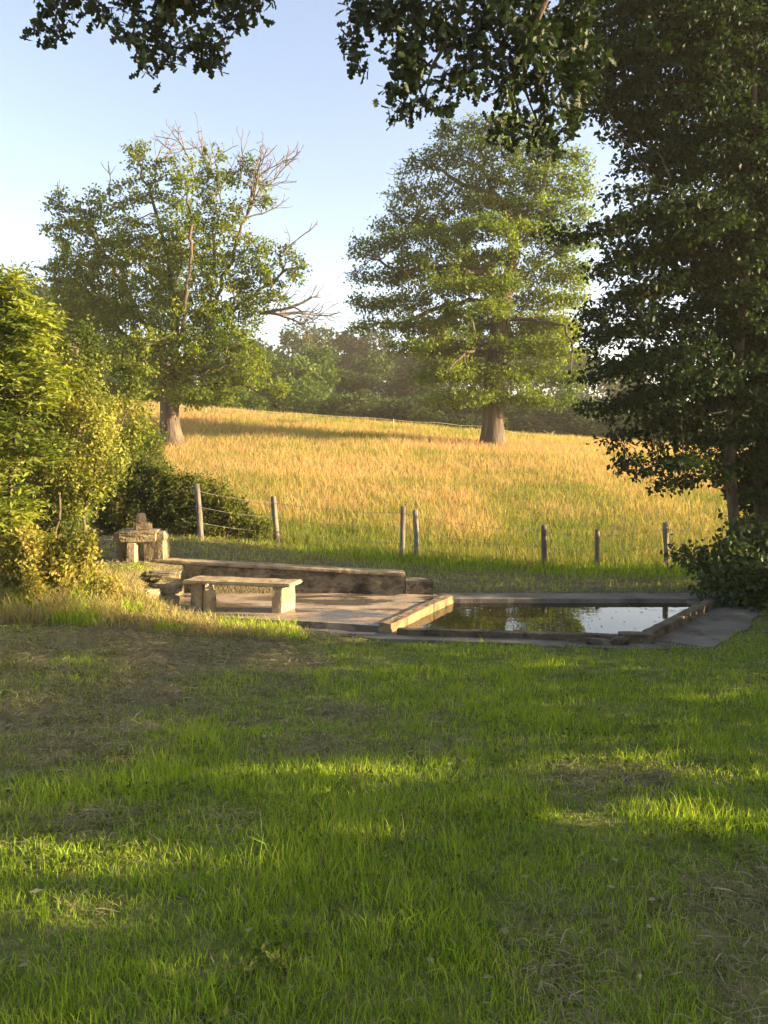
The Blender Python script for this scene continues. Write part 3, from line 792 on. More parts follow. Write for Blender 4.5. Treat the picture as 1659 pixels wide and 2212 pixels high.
oak('oak_tree', 'broad oak with a thick bare trunk standing in the meadow behind the pool', limbs, Yo, rows, 9000, 0.46, 0.009, M['oak_leaf'], 100000, 0.135, 0.17, 101, 0.95, (2.2, 0.32),
    [(g(940, 350), (-1, 0, 0.1), 1.6, 2, 0.03, 0.0), (g(920, 370), (-0.8, 0, -0.3), 1.3, 2, 0.03, 0.0), (g(800, 690), (-.8, 0, -.2), 0.8, 2, 0.02, 0)], tier=(1.15, 0.12, 0.7))

Yl = 27.0
g = lambda px, py, dy=0.0: at(px, py, Yl + dy)
limbs = [(-1, 0, [g(372, 965), g(368, 930), g(366, 885), g(368, 840), g(374, 800)]),
         (0, 1.0, [g(380, 720), g(372, 640, .5), g(365, 560, .5), g(330, 440), g(300, 350)]),
         (0, 1.0, [g(420, 760), g(445, 720), g(470, 640), g(500, 560), g(530, 470), g(560, 390)]),
         (0, 1.0, [g(392, 700, -1), g(410, 590, -1), g(412, 470, -1), g(405, 370, -1)]),
         (0, 0.9, [g(340, 740, 1), g(290, 660, 1.5), g(230, 560, 1.5), g(190, 470, 1.5)]),
         (0, 0.9, [g(310, 770, 1), g(240, 690, 2), g(160, 600, 2), g(120, 520, 2)]),
         (2, 0.35, [g(480, 690), g(540, 640), g(600, 600), g(640, 575)]),
         (2, 0.3, [g(455, 600, 1), g(470, 480, 1), g(480, 380, 1)]),
         (0, 0.95, [g(430, 800, -1), g(480, 790, -2), g(530, 800, -2)]),
         (0, 0.85, [g(450, 830), g(520, 830), g(570, 850, -1), g(600, 850, -1)]),
         (0, 0.85, [g(340, 820, -1.5), g(310, 800, -3)]),
         (1, 0.3, [g(340, 640, 2), g(300, 560, 3)])]
rows = [(130, 440, 35, 28), (115, 500, 30, 16), (170, 480, 45, 50), (190, 560, 70, 55, 1), (245, 460, 30, 55), (300, 340, 26, 38), (320, 420, 45, 50), (270, 520, 60, 50),
        (385, 440, 26, 70, -1), (350, 540, 55, 70), (440, 400, 22, 45), (430, 500, 36, 70), (500, 480, 32, 60), (545, 420, 16, 45), (480, 600, 70, 70), (560, 560, 50, 45),
        (625, 580, 40, 25), (585, 640, 50, 28), (200, 650, 85, 60, 1.5), (320, 650, 90, 70, 1), (430, 690, 110, 60), (530, 690, 45, 50), (470, 770, 95, 55, -1), (380, 780, 80, 55, -1), (300, 760, 60, 50, -1.5),
        (400, 845, 75, 28, -1), (490, 840, 50, 28), (440, 860, 70, 18), (340, 850, 40, 24), (130, 600, 40, 50, 1), (150, 680, 50, 50, 1.5), (240, 730, 60, 50, 1), (540, 800, 40, 40), (640, 600, 30, 18), (560, 620, 60, 40), (592, 838, 34, 22, -1), (250, 570, 60, 60, 2), (380, 580, 60, 60, 2.5), (345, 365, 12, 34), (375, 370, 10, 40), (408, 365, 12, 40, -1), (440, 355, 12, 34), (478, 350, 12, 40, 1), (510, 380, 14, 40), (545, 370, 12, 36), (575, 430, 12, 30), (210, 440, 14, 40), (620, 540, 14, 20)]
dead = []
for (x, y, dx, dz, L) in [(345, 400, -.05, 1, 1.9), (375, 380, 0.05, 1, 1.6), (398, 390, .1, 1, 1.9), (425, 400, 0.05, 1, 1.5), (455, 390, .25, 1, 2.0), (470, 400, .15, 1, 1.9), (500, 380, .1, 1, 1.5),
                          (540, 430, .35, 1, 2.2), (560, 410, .3, 1, 1.8), (575, 480, .9, .45, 1.3), (320, 380, 0, 1, 1.2), (250, 430, -.1, 1, 1.0), (120, 450, -.3, 1, .9), (520, 460, .3, 1, 1.8), (600, 600, .8, .5, 1.2), (480, 430, .1, 1, 2.2)]:
    dead.append((g(x, y), (dx, 0.1, dz), L * 1.25, 2, 0.030, 0.02))
dead.append((g(560, 695), (1, 0, 0.06), 3.6, 3, 0.07, 0.03))
dead.append((g(575, 690), (1, -.2, 0.25), 2.8, 3, 0.05, 0.02))
dead.append((g(590, 560), (1, .1, 0.5), 1.8, 2, 0.03, 0.02))
dead.append((g(560, 470), (.7, .1, 0.9), 2.4, 3, 0.035, 0.02))
dead.append((g(530, 440), (.4, .1, 1), 2.6, 3, 0.035, 0.02))
dead.append((g(330, 722, -2.5), (0.8, 0, 0.5), 1.1, 0, 0.05, -0.05))
oak('oak_tree', 'thinning oak with bare dead twigs at its top in the meadow above the bramble', limbs, Yl, rows, 6500, 0.34, 0.009, M['oak_leaf_b'], 60000, 0.125, 0.12, 202, 0.9, (2.0, 0.32), dead, 0.14, 4, 0.55)

# ------------------------------------------------------------------ woodland beyond the meadow
def far_tree_mesh(seed, h, wd, nleaf, lsize, tall=0.0):
    r = np.random.default_rng(seed)
    nl = 16; C = []
    for k in range(nl):
        a = r.random() * 2 * PI; zz = 0.18 + 0.80 * r.random(); rr = wd * 0.5 * math.sin(PI * min(1, zz * 0.86 + 0.10)) * (0.35 + 0.6 * r.random())
        C.append((rr * math.cos(a), rr * math.sin(a), h * (0.10 + 0.84 * zz), wd * (0.13 + 0.11 * r.random())))
    C = np.array(C)
    pk = r.integers(0, nl, nleaf)
    d = r.normal(size=(nleaf, 3)); d /= np.linalg.norm(d, axis=1, keepdims=True)
    rad = C[pk, 3] * (0.55 + 0.5 * r.random(nleaf))
    p = C[pk, :3] + d * rad[:, None] * np.array([1, 1, 0.8])
    p[:, 2] = np.maximum(p[:, 2], 0.3)
    lm = leaf_mesh('crown', p, lsize * (0.6 + 0.8 * r.random(nleaf)), clump_tint(p, r, 0.5, 0.5, 0.45), r, 'rhomb', 0.6, 0.2)
    pos, par, sp = skeleton([(-1, 0, [(0, 0, -1.5), (0.1, 0, h * 0.35), (0, 0.1, h * 0.75)])] + [(0, 0.3 + 0.04 * k, [tuple(C[k, :3])]) for k in range(nl)], 0.8, r, 0.08)
    rad, _ = radii(par, 0.02 * h + 0.05, 0.03)
    return tube_mesh('trunk', pos, par, rad, 6), lm

protos = [far_tree_mesh(300 + k, h, wd, 6500, ls) for k, (h, wd, ls) in enumerate([(14, 11, .42), (12, 12, .42), (16, 10, .42), (9, 10, .34), (5, 7, .26)])]
far_rows = []   # px of the trunk, py of the top, depth, prototype, bright?, words
for row in [(600, 742, 62, 1, 1), (690, 745, 64, 2, 1), (655, 790, 58, 3, 1), (545, 765, 60, 0, 1), (745, 800, 66, 1, 0), (810, 760, 70, 0, 0), (880, 770, 66, 1, 0), (960, 760, 64, 0, 0),
            (640, 700, 96, 2, 0), (705, 698, 100, 0, 0), (580, 708, 98, 1, 0), (760, 706, 98, 2, 0), (835, 705, 96, 0, 0), (500, 715, 95, 2, 0), (910, 700, 99, 1, 0), (985, 690, 97, 0, 0),
            (430, 760, 60, 0, 0), (310, 690, 52, 1, 0), (235, 640, 50, 0, 0), (165, 590, 48, 2, 0), (110, 610, 52, 0, 0), (40, 585, 54, 2, 0), (-40, 600, 56, 0, 0),
            (1060, 720, 90, 1, 0), (1140, 700, 88, 0, 0), (1215, 690, 84, 2, 0), (1290, 760, 86, 1, 0), (1370, 810, 82, 0, 0), (1450, 830, 84, 2, 0), (1540, 840, 80, 1, 0), (1630, 845, 82, 0, 0), (1720, 840, 84, 2, 0),
            (1150, 850, 52, 3, 0), (1230, 850, 52, 4, 0), (1320, 860, 50, 3, 0), (1420, 870, 52, 4, 0), (1000, 830, 54, 3, 0), (1060, 860, 50, 4, 0), (930, 850, 52, 3, 0), (850, 840, 54, 3, 0), (780, 850, 56, 4, 0),
            (470, 820, 46, 4, 1), (510, 840, 45, 4, 1), (400, 790, 50, 3, 0), (330, 800, 48, 3, 0), (250, 790, 47, 3, 0), (150, 780, 46, 3, 0), (70, 760, 46, 3, 0)]:
    far_rows.append(row)
kinds = ['round crowned', 'wide spreading', 'tall narrow', 'low bushy', 'small shrubby']
posw = ['above the bramble mound', 'left of the gap of sky', 'in the gap between the two oaks', 'behind the broad oak', 'behind the dark hornbeam']
far_things = []
for i, (px, py, Y, k, br) in enumerate(far_rows):
    gzz = float(ground_z(np.array((px - CX) / F * Y), np.array(Y)))
    top = at(px, py, Y)[2]
    h0 = [14, 12, 16, 9, 5][k]
    s = (top - gzz) / h0
    o = thing('far_tree', 'x', 'tree', ((px - CX) / F * Y, Y, gzz), 'trees of the far wood')
    w_ = 0 if px < 330 else 1 if px < 520 else 2 if px < 800 else 3 if px < 1250 else 4
    o['label'] = '%s %s tree of the far wood %s' % ('bright green' if br else ('hazy dark' if Y > 75 else 'mid green'), kinds[k], posw[w_])
    far_things.append((px, o))
    tr = link('trunk', protos[k][0], M['bark'], o)
    cr = link('crown', protos[k][1], None, o)
    if len(protos[k][1].materials) == 0: protos[k][1].materials.append(M['far_leaf'])
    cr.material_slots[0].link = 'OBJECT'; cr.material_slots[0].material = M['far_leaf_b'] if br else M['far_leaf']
    o.rotation_euler = (0, 0, (i * 2.399) % 6.283)
    sw = max(0.75, min(1.25, s)) if k < 3 else max(0.8, s)
    o.scale = (sw, sw, s)

byl = {}
for px, o in sorted(far_things, key=lambda q: q[0]): byl.setdefault(o['label'], []).append(o)
for lab, os_ in byl.items():
    if len(os_) > 1:
        for o, wd_ in zip(os_, ['leftmost', 'second from the left', 'third from the left', 'fourth from the left', 'fifth from the left', 'sixth from the left']):
            o['label'] = lab.replace(' tree of the far wood', ' far tree').replace('in the gap between the two oaks', 'between the oaks') + ', ' + wd_

# ------------------------------------------------------------------ shrubs
def bush(name, label, cat, pts, base, nst, mat, leafn, lsize, shape, seed, sig=0.06, R=0.03, gap=False, tint=0.5, amp=0.45, up=0.6, droop=0.2, tipn=4, step=0.14, dk=0.16, tint_sc=1.5, stem_mat='twig', size_var=0.6):
    """Stems grown from the base into a cloud of points, with leaves on the thin ends."""
    r = np.random.default_rng(seed)
    pos, par = [], []
    for b in base: pos.append(np.array(b, float)); par.append(-1)
    P, Q = colonize(pts, pos, par, step, 2.5, dk, 160, 0.22, 0.02, r)
    rad, cnt = radii(Q, R, 0.0035)
    t = thing(name, label, cat, tuple(np.mean(np.array(base), 0)))
    stems('stem', P, Q, rad, 4, None, M[stem_mat], t)
    cand = np.where(cnt <= tipn)[0]
    pick = r.choice(cand, leafn)
    lp = P[pick] + r.normal(size=(leafn, 3)) * sig
    if gap: lp = lp[~sun_gap(lp)]
    n = len(lp)
    child('foliage', leaf_mesh('foliage', lp, lsize * (1 - size_var / 2 + size_var * r.random(n)), clump_tint(lp, r, tint_sc, amp, tint), r, shape, up, droop), M[mat], t)
    return t

# hornbeam on the right
r = np.random.default_rng(77)
Yr = 10.2
rows = [(1440, 70, 190, 110), (1610, 110, 150, 150, .5), (1290, 120, 60, 100, .5), (1560, 320, 140, 110), (1370, 250, 90, 70, .6), (1480, 200, 120, 60), (1450, 470, 170, 55, -.3), (1290, 505, 85, 34, -.6),
        (1220, 500, 40, 24, -.6), (1560, 560, 150, 110, .4), (1380, 600, 110, 60), (1410, 720, 150, 65, .3), (1330, 790, 85, 70), (1470, 810, 110, 80, -.4), (1590, 760, 100, 130, .6), (1370, 880, 95, 55),
        (1490, 920, 120, 50), (1600, 960, 90, 80, .5), (1360, 970, 70, 16, -.5), (1440, 1005, 90, 20, -.4), (1530, 1030, 60, 24), (1620, 1060, 45, 50, .4), (1700, 300, 120, 260, .8), (1720, 760, 120, 240, .8), (1640, -60, 300, 120, .5), (1400, -60, 180, 80, .4), (1310, 60, 90, 70), (1300, 190, 80, 70, .3), (1420, 360, 90, 50, .5), (1300, 700, 60, 50), (1300, 860, 50, 50), (1420, 960, 110, 40), (1330, 960, 50, 14), (1480, 1030, 80, 22), (1640, 450, 90, 80), (1620, 640, 90, 70), (1640, 880, 80, 80)]
A = lumps(rows, Yr, 12000, r, 0.75)
A = tiers(A, 5.2, 10.5, 0.48, 0.34, 0.55, r)
hb = at(1594, 1045, 10.6)
limbs = [(-1, 0, [(hb[0] + .06, 10.6, -0.15), (hb[0] - 0.04, 10.6, 0.8), (hb[0] - 0.14, 10.55, 1.9), (hb[0] - .02, 10.5, 3.6), (hb[0] + .1, 10.4, 5.6), (hb[0] + .1, 10.3, 8.4)]),
         (-1, 0, [(5.6, 10.4, -0.15), (5.75, 10.4, 1.2), (5.8, 10.3, 3.0), (6.0, 10.2, 5.5), (5.9, 10.2, 8.8)]),
         (0, 0.36, [(4.4, 10.3, 3.1), (3.8, 10.1, 3.5)]), (0, 0.20, [(4.5, 10.2, 1.85), (3.9, 10.0, 1.78), (3.5, 9.9, 1.80)]), (0, 0.55, [(4.5, 10.2, 5.4), (3.6, 9.9, 5.6)])]
pos, par, _s = skeleton(limbs, 0.2, r, 0.02)
P, Q = colonize(A, pos, par, 0.14, 1.6, 0.17, 170, 0.18, -0.02, r)
rad, cnt = radii(Q, 0.075, 0.003)
t = thing('hornbeam_tree', 'dark shaded hornbeam with slender trunks leaning over the end of the pool', 'tree', (5.1, 10.6, 0))
stems('trunk', P, Q, rad, 5, 0.03, M['bark'], t)
nl = 112000
pick = r.choice(np.where(cnt <= 5)[0], nl)
lp = P[pick] + r.normal(size=(nl, 3)) * np.array([.10, .10, .05])
lp = lp[~sun_gap(lp)]
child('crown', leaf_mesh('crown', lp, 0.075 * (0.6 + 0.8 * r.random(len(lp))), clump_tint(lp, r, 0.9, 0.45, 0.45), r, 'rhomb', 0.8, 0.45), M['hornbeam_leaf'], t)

# leafy bush at the pool's end, and low plants along the fence
r = np.random.default_rng(78)
A = lumps([(1590, 1230, 90, 60), (1640, 1200, 90, 80, .3), (1530, 1210, 70, 26, .3), (1480, 1195, 40, 16, .5), (1600, 1290, 50, 30, -.3), (1680, 1260, 60, 70), (1560, 1270, 40, 36, -.3)], 9.9, 1300, r, 0.9)
bush('leafy_bush', 'low leafy bush overhanging the concrete at the end of the pool', 'bush', A, [(4.95, 10.0, 0.0), (5.1, 9.6, 0.0), (4.85, 10.2, 0.02), (5.2, 10.3, 0)], 4, 'bush_leaf', 5200, 0.080, 'oval', 79, 0.08, 0.02, True, 0.5, 0.5, 0.7, 0.4)
A = lumps([(1640, 1080, 50, 90), (1690, 1050, 60, 160)], 12.0, 500, r, 0.9)
A2 = lumps([(1500, 200, 190, 190), (1650, 250, 160, 220), (1480, 560, 170, 150), (1630, 640, 150, 200), (1480, 840, 150, 110), (1630, 950, 110, 130), (1700, 600, 120, 300)], 11.7, 2600, r, 0.35)
ht, hq, _ = skeleton([(-1, 0, [(6.0, 11.7, -0.1), (5.95, 11.7, 2.0), (5.85, 11.7, 5.0), (5.7, 11.6, 8.0)])], 0.3, r, 0.02)
P, Q = colonize(A2, ht, hq, 0.28, 2.6, 0.36, 120, 0.18, 0.0, r)
rad, cnt = radii(Q, 0.11, 0.004)
t = thing('field_maple', 'second dark tree standing behind the hornbeam at the fence', 'tree', (6.0, 11.7, -0.05))
child('trunk', tube_mesh('trunk', P, Q, rad, 5, 0.05), M['bark'], t)
pick = r.choice(np.where(cnt <= 5)[0], 24000)
lp = P[pick] + r.normal(size=(24000, 3)) * 0.15
lp = lp[~sun_gap(lp)]
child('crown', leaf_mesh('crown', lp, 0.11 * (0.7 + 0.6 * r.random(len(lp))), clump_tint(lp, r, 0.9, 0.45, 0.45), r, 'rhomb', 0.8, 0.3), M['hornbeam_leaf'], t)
bush('leafy_bush', 'tall dark bush behind the hornbeam trunk', 'bush', A, [(6.2, 12.0, 0.0), (6.5, 12.2, 0)], 2, 'hornbeam_leaf', 5000, 0.085, 'oval', 80, 0.08, 0.03, True)

# bramble mound
r = np.random.default_rng(81)
A = lumps([(270, 1060, 55, 75), (340, 1060, 80, 55), (420, 1075, 80, 50), (490, 1110, 60, 48), (545, 1145, 45, 30), (300, 1120, 90, 60), (420, 1135, 90, 45), (300, 1010, 60, 30, .4), (230, 1100, 30, 60)], 13.7, 2000, r, 0.9)
zz = ground_z(A[:, 0], A[:, 1], False); A[:, 2] = np.maximum(A[:, 2], zz + 0.12)
bs = [(x, 13.7 + 0.3 * math.sin(3 * x), float(ground_z(np.array(x), np.array(13.7))) - 0.05) for x in (-4.9, -4.4, -3.9, -3.4, -2.9, -2.5)]
bush('bramble_mound', 'dark rounded bramble mound arching over the fence behind the stone slab', 'bush', A, bs, 6, 'bramble_leaf', 30000, 0.062, 'rhomb', 82, 0.075, 0.018, False, 0.42, 0.5, 0.9, 0.2, 6, 0.15, 0.2)
A = lumps([(300, 950, 50, 38), (330, 985, 25, 22), (270, 975, 28, 35)], 15.2, 420, r, 0.9)
bush('hawthorn_bush', 'small grey green bush rising above the bramble mound', 'bush', A, [at(300, 1010, 15.2)], 1, 'thorn_leaf', 8000, 0.05, 'rhomb', 83, 0.085, 0.02, False, 0.3, 0.4)

# ash sapling at the left edge
r = np.random.default_rng(84)
A = lumps([(20, 700, 75, 80), (-60, 640, 60, 60), (60, 800, 55, 60), (0, 860, 90, 80), (50, 960, 70, 60), (-40, 1000, 80, 90), (30, 1060, 50, 40), (-110, 820, 80, 160), (75, 700, 30, 26), (95, 860, 36, 28), (100, 960, 40, 24), (20, 620, 26, 36), (110, 790, 30, 16), (-10, 1120, 60, 50)], 8.6, 900, r, 0.9)
t = thing('ash_sapling', 'bright green ash sapling with feathered leaves at the edge of the bank', 'tree', (-4.7, 8.6, 0.4))
P, Q = colonize(A, [(-4.7, 8.6, 0.3), (-4.95, 8.8, 0.3), (-4.45, 8.5, 0.3)], [-1, -1, -1], 0.14, 3.0, 0.2, 150, 0.15, 0.06, r)
rad, cnt = radii(Q, 0.035, 0.0035)
stems('trunk', P, Q, rad, 5, None, M['twig'], t)
nr = 2500
pick = r.choice(np.where(cnt <= 4)[0], nr)
st = P[pick] + r.normal(size=(nr, 3)) * 0.05
ax = r.normal(size=(nr, 3)); ax[:, 2] = ax[:, 2] * 0.4 + 0.15; ax /= np.linalg.norm(ax, axis=1, keepdims=True)
side = np.cross(ax, np.array([0, 0, 1.0])); side /= np.linalg.norm(side, axis=1, keepdims=True)
L = 0.20 + 0.13 * r.random(nr)
lp, la = [], []
for q in range(4):
    for s in (-1, 1):
        lp.append(st + ax * (L * (0.25 + 0.2 * q))[:, None]); la.append(side * s + ax * 0.75)
lp.append(st + ax * L[:, None]); la.append(ax * 1.0)
lp = np.concatenate(lp); la = np.concatenate(la)
tnt = np.tile(clump_tint(st, r, 2.0, 0.8, 0.5), 9)
child('crown', leaf_mesh('crown', lp, 0.098 * (0.7 + 0.6 * r.random(len(lp))), tnt + r.normal(size=len(lp)) * .14, r, 'lance', 0.9, 0.15, la, 0.18), M['ash_leaf'], t)

# blackthorn thicket
r = np.random.default_rng(85)
A = lumps([(130, 900, 60, 90), (190, 880, 60, 70), (150, 1000, 80, 80), (210, 960, 45, 60), (90, 1060, 70, 80), (160, 1080, 50, 70), (250, 880, 36, 28, .5), (300, 850, 26, 16, .6), (130, 770, 18, 60, .3), (310, 890, 20, 25, .6), (205, 1040, 35, 60),
           (60, 1150, 90, 60), (150, 1160, 45, 50), (285, 900, 26, 24, .5), (235, 1000, 30, 50), (100, 740, 16, 50), (215, 760, 20, 40, .3), (280, 960, 40, 30, .6), (180, 720, 10, 40, .2), (300, 950, 24, 30, .8), (300, 800, 14, 24, .6), (120, 690, 10, 40), (250, 800, 16, 34, .6), (170, 810, 26, 40)], 9.4, 2400, r, 0.9)
bs = [(x, 9.4 + 0.4 * math.sin(5 * x), 0.42) for x in (-5.0, -4.6, -4.3, -4.0, -3.85)]
bush('blackthorn_thicket', 'airy small leaved thicket of thin stems beside the stone slab', 'bush', A, bs, 5, 'thorn_leaf', 32000, 0.047, 'rhomb', 86, 0.07, 0.025, False, 0.52, 0.9, 0.5, 0.1, 4, 0.13, 0.17)

# undergrowth at the foot of the thicket
r = np.random.default_rng(87)
A = lumps([(50, 1190, 90, 50), (130, 1210, 60, 40), (40, 1260, 90, 40), (140, 1265, 50, 24), (-60, 1220, 80, 90), (220, 1270, 50, 14), (100, 1300, 70, 14), (190, 1170, 24, 40)], 8.5, 1000, r, 0.9)
A = A[A[:, 2] > ground_z(A[:, 0], A[:, 1], False) + 0.03]
bs = [(x, 8.5 + 0.4 * math.sin(7 * x), 0.25) for x in np.linspace(-4.9, -3.3, 10)]
bush('undergrowth_plant', 'sunlit tangle of ivy, nettles and dry stems below the thicket', 'plants', A, bs, 8, 'ivy_leaf', 22000, 0.055, 'rhomb', 88, 0.06, 0.012, False, 0.45, 0.5, 0.6, 0.2, 6, 0.10, 0.14, 3.0)

# unseen hedge put in beside the lawn, right of the view: it keeps the low sun off the grass
for i, (x, y, hh, wd, lab) in enumerate([(7.2, 6.1, 4.0, 1.7, 'hedge shrub standing nearest the leafy bush'), (7.2, 3.6, 3.1, 1.7, 'hedge shrub standing second from the leafy bush'), (7.2, 1.2, 2.9, 1.7, 'hedge shrub standing third from the leafy bush'),
                                          (7.4, -1.2, 2.9, 1.7, 'hedge shrub standing farthest along the lawn')]):
    r = np.random.default_rng(400 + i)
    n = 700
    d = r.normal(size=(n, 3)); d /= np.linalg.norm(d, axis=1, keepdims=True); d *= (r.random(n) ** (1 / 3.))[:, None]
    A = np.array([x, y, hh * 0.5]) + d * np.array([wd * 0.8, wd, hh * 0.55]); A[:, 2] = np.maximum(A[:, 2], 0.1)
    bush('shade_hedge', 'unseen shading ' + lab, 'bush', A, [(x, y, -0.05), (x - .3, y + .5, -0.05), (x + .2, y - .5, -.05)], 3, 'hornbeam_leaf', 6600, 0.15, 'rhomb', 420 + i, 0.19, 0.06, True, 0.45, 0.4, 0.6, 0.2, 6, 0.26, 0.32)
r = np.random.default_rng(409)  # low bush out of view, added to shade the pool and side kerb
A = np.array([5.75, 8.1, 0.45]) + (r.random((600, 3)) - .5) * np.array([1.1, 2.8, 0.8])
bush('leafy_bush', 'unseen low bramble added to shade the pool and its side kerb', 'bush', A, [(5.7, y, -0.03) for y in (6.9, 7.5, 8.1, 8.7, 9.3)], 5, 'bramble_leaf', 7000, 0.10, 'oval', 412, 0.09, 0.015, False, 0.4, 0.4, 0.6, 0.2, 6, 0.14, 0.18)
r = np.random.default_rng(410)  # unseen shrub added to shade the strip between pool and fence
A = np.array([8.2, 11.0, 1.5]) + (r.random((600, 3)) - .5) * np.array([1.6, 2.6, 3.0])
bush('shade_hedge', 'unseen hedge shrub added behind the hornbeam to shade the verge', 'bush', A, [(8.2, y, -0.05) for y in (10.2, 11.0, 11.8)], 5, 'hornbeam_leaf', 8000, 0.13, 'rhomb', 411, 0.14, 0.03, True, 0.4, 0.4, 0.6, 0.2, 6, 0.22, 0.28)

# oak whose boughs hang into the top of the view
r = np.random.default_rng(90)
Yv = 5.2
g = lambda px, py, dy=0.0: at(px, py, Yv + dy)
limbs = [(-1, 0, [(5.6, -1.5, -0.2), (5.5, -1.4, 2.0), (5.2, -1.2, 4.5), (4.8, -0.8, 6.5), (4.4, -0.2, 8.0)]),
         (0, 0.62, [(4.0, 1.0, 5.6), (2.8, 3.0, 6.0), g(1180, -420), g(1050, -260)]),
         (1, 0.98, [g(980, 60), g(930, 150), g(920, 220)]),
         (1, 0.85, [g(1150, 60), g(1130, 190, .3), g(1180, 300, .4)]),
         (1, 0.98, [g(880, -20), g(800, 0), g(760, 60)]),
         (0, 0.75, [(3.5, 1.0, 7.0), (1.5, 2.8, 6.9), (-0.2, 4.4, 6.2), g(500, -380, .3), g(380, -240, .2)]),
         (5, 0.99, [g(370, 40), g(390, 100)]), (5, 0.94, [g(200, -60), g(130, 0)]), (5, 0.9, [g(520, -60), g(550, 0)])]
pos, par, _s = skeleton(limbs, 0.15, r, 0.012)
rows = [(800, 20, 65, 40), (890, 40, 70, 55), (900, 120, 65, 50), (925, 190, 50, 45), (960, 60, 60, 50), (1020, 100, 40, 45), (1090, 60, 70, 60), (1150, 110, 60, 70, .2), (1090, 190, 50, 35, .2), (1170, 210, 40, 45, .3), (1190, 290, 40, 45, .4), (760, 155, 22, 14), (1010, 10, 60, 30),
        (1060, 290, 18, 22, .3), (1170, 340, 28, 26, .4), (1130, -60, 120, 60), (850, -60, 100, 40), (1220, 40, 60, 70, .3), (860, 215, 30, 24), (1250, 140, 60, 80, .4), (1000, 150, 45, 40), (960, 230, 30, 30), (1230, 250, 40, 50, .4)]
rows2 = [(350, 30, 55, 40), (330, 90, 45, 35), (400, 80, 50, 40), (440, 110, 45, 25), (310, 150, 16, 14), (470, 50, 40, 30), (270, 40, 25, 30), (210, 30, 14, 35), (545, 12, 28, 25), (120, 20, 35, 22), (95, 70, 30, 12), (140, 85, 12, 15), (400, -40, 150, 40), (70, 75, 12, 8)]
A = np.concatenate([lumps(rows, Yv, 1500, r, 0.9), lumps(rows2, Yv, 800, r, 0.9)])
top = np.array([3.4, 0.8, 7.6]) + (lambda d: d / np.linalg.norm(d, axis=1, keepdims=True) * (r.random(len(d)) ** (1 / 3.))[:, None])(r.normal(size=(900, 3))) * np.array([3.6, 3.0, 2.2])
P, Q = colonize(A, pos, par, 0.11, 1.6, 0.13, 130, 0.16, 0.0, r)
rad, cnt = radii(Q, 0.30, 0.0028); rad = np.where(P[:, 1] > 3.5, rad * 0.45, rad)
t = thing('overhanging_oak', 'near oak whose lobed leaves, darkened as if in shade, hang into the top of the view', 'tree', (5.6, -1.5, 0))
child('trunk', tube_mesh('trunk', P, Q, rad, 5, 0.06), M['bark'], t)
cand = np.where((cnt <= 4) & (P[:, 1] > 4.0))[0]
nlv = 6400
pick = r.choice(cand, nlv)
lp = P[pick] + r.normal(size=(nlv, 3)) * 0.035
child('crown', leaf_mesh('crown', lp, 0.088 * (0.6 + 0.7 * r.random(nlv)), 0.5 + 0.25 * r.normal(size=nlv), r, 'lobed', 0.25, 0.55), M['over_leaf_shaded'], t)
# the rest of this crown, above the camera
P2, Q2 = colonize(top, [np.array(q) for q in pos[:len(_s[0])]], list(range(-1, len(_s[0]) - 1)), 0.3, 3.0, 0.45, 90, 0.18, 0.0, r)
rad2, cnt2 = radii(Q2, 0.12, 0.006)
child('upper_branches', tube_mesh('upper_branches', P2, Q2, rad2 * 0.9, 5), M['bark'], t)
nl2 = 2000
pick = r.choice(np.where(cnt2 <= 5)[0], nl2)
lp = P2[pick] + r.normal(size=(nl2, 3)) * 0.2
inview = (lp[:, 1] > 0.5) & (np.abs(lp[:, 0]) < 0.56 * lp[:, 1]) & ((lp[:, 2] - CAMZ) < 0.72 * lp[:, 1])
lp = lp[~sun_gap(lp) & ~inview]
child('upper_crown', leaf_mesh('upper_crown', lp, 0.16 * (0.7 + 0.6 * r.random(len(lp))), 0.5 + 0.2 * r.normal(size=len(lp)), r, 'rhomb', 0.5, 0.3), M['over_leaf_shaded'], t)

# ------------------------------------------------------------------ fences and cables
def tube_path(name, pts, rad, sides=6):
    n = len(pts)
    return tube_mesh(name, pts, [-1] + list(range(n - 1)), np.full(n, rad), sides)

def post_mesh(a, b, rad, seed):
    """A round fence post, slightly uneven, with a flat cut top."""
    a = np.array(a); b = np.array(b); n = 9; k = 10
    bm = bmesh.new(); rings = []
    d = Vector(b - a).normalized(); u = d.orthogonal().normalized(); v = d.cross(u)
    for i in range(n):
        c = Vector(a + (b - a) * i / (n - 1)); ring = []
        for j in range(k):
            an = j / k * 2 * PI
            rr = rad * (1 + 0.16 * mnoise.noise(Vector((math.cos(an) * 1.2 + seed * 3, math.sin(an) * 1.2, i * 0.35 + seed))))
            if i == n - 1: rr *= 0.93
            ring.append(bm.verts.new(c + u * (math.cos(an) * rr) + v * (math.sin(an) * rr)))
        rings.append(ring)
    for i in range(n - 1):
        for j in range(k): bm.faces.new((rings[i][j], rings[i][(j + 1) % k], rings[i + 1][(j + 1) % k], rings[i + 1][j])).smooth = True
    bm.faces.new(rings[-1])
    me = bpy.data.meshes.new('post'); bm.to_mesh(me); bm.free()
    return me

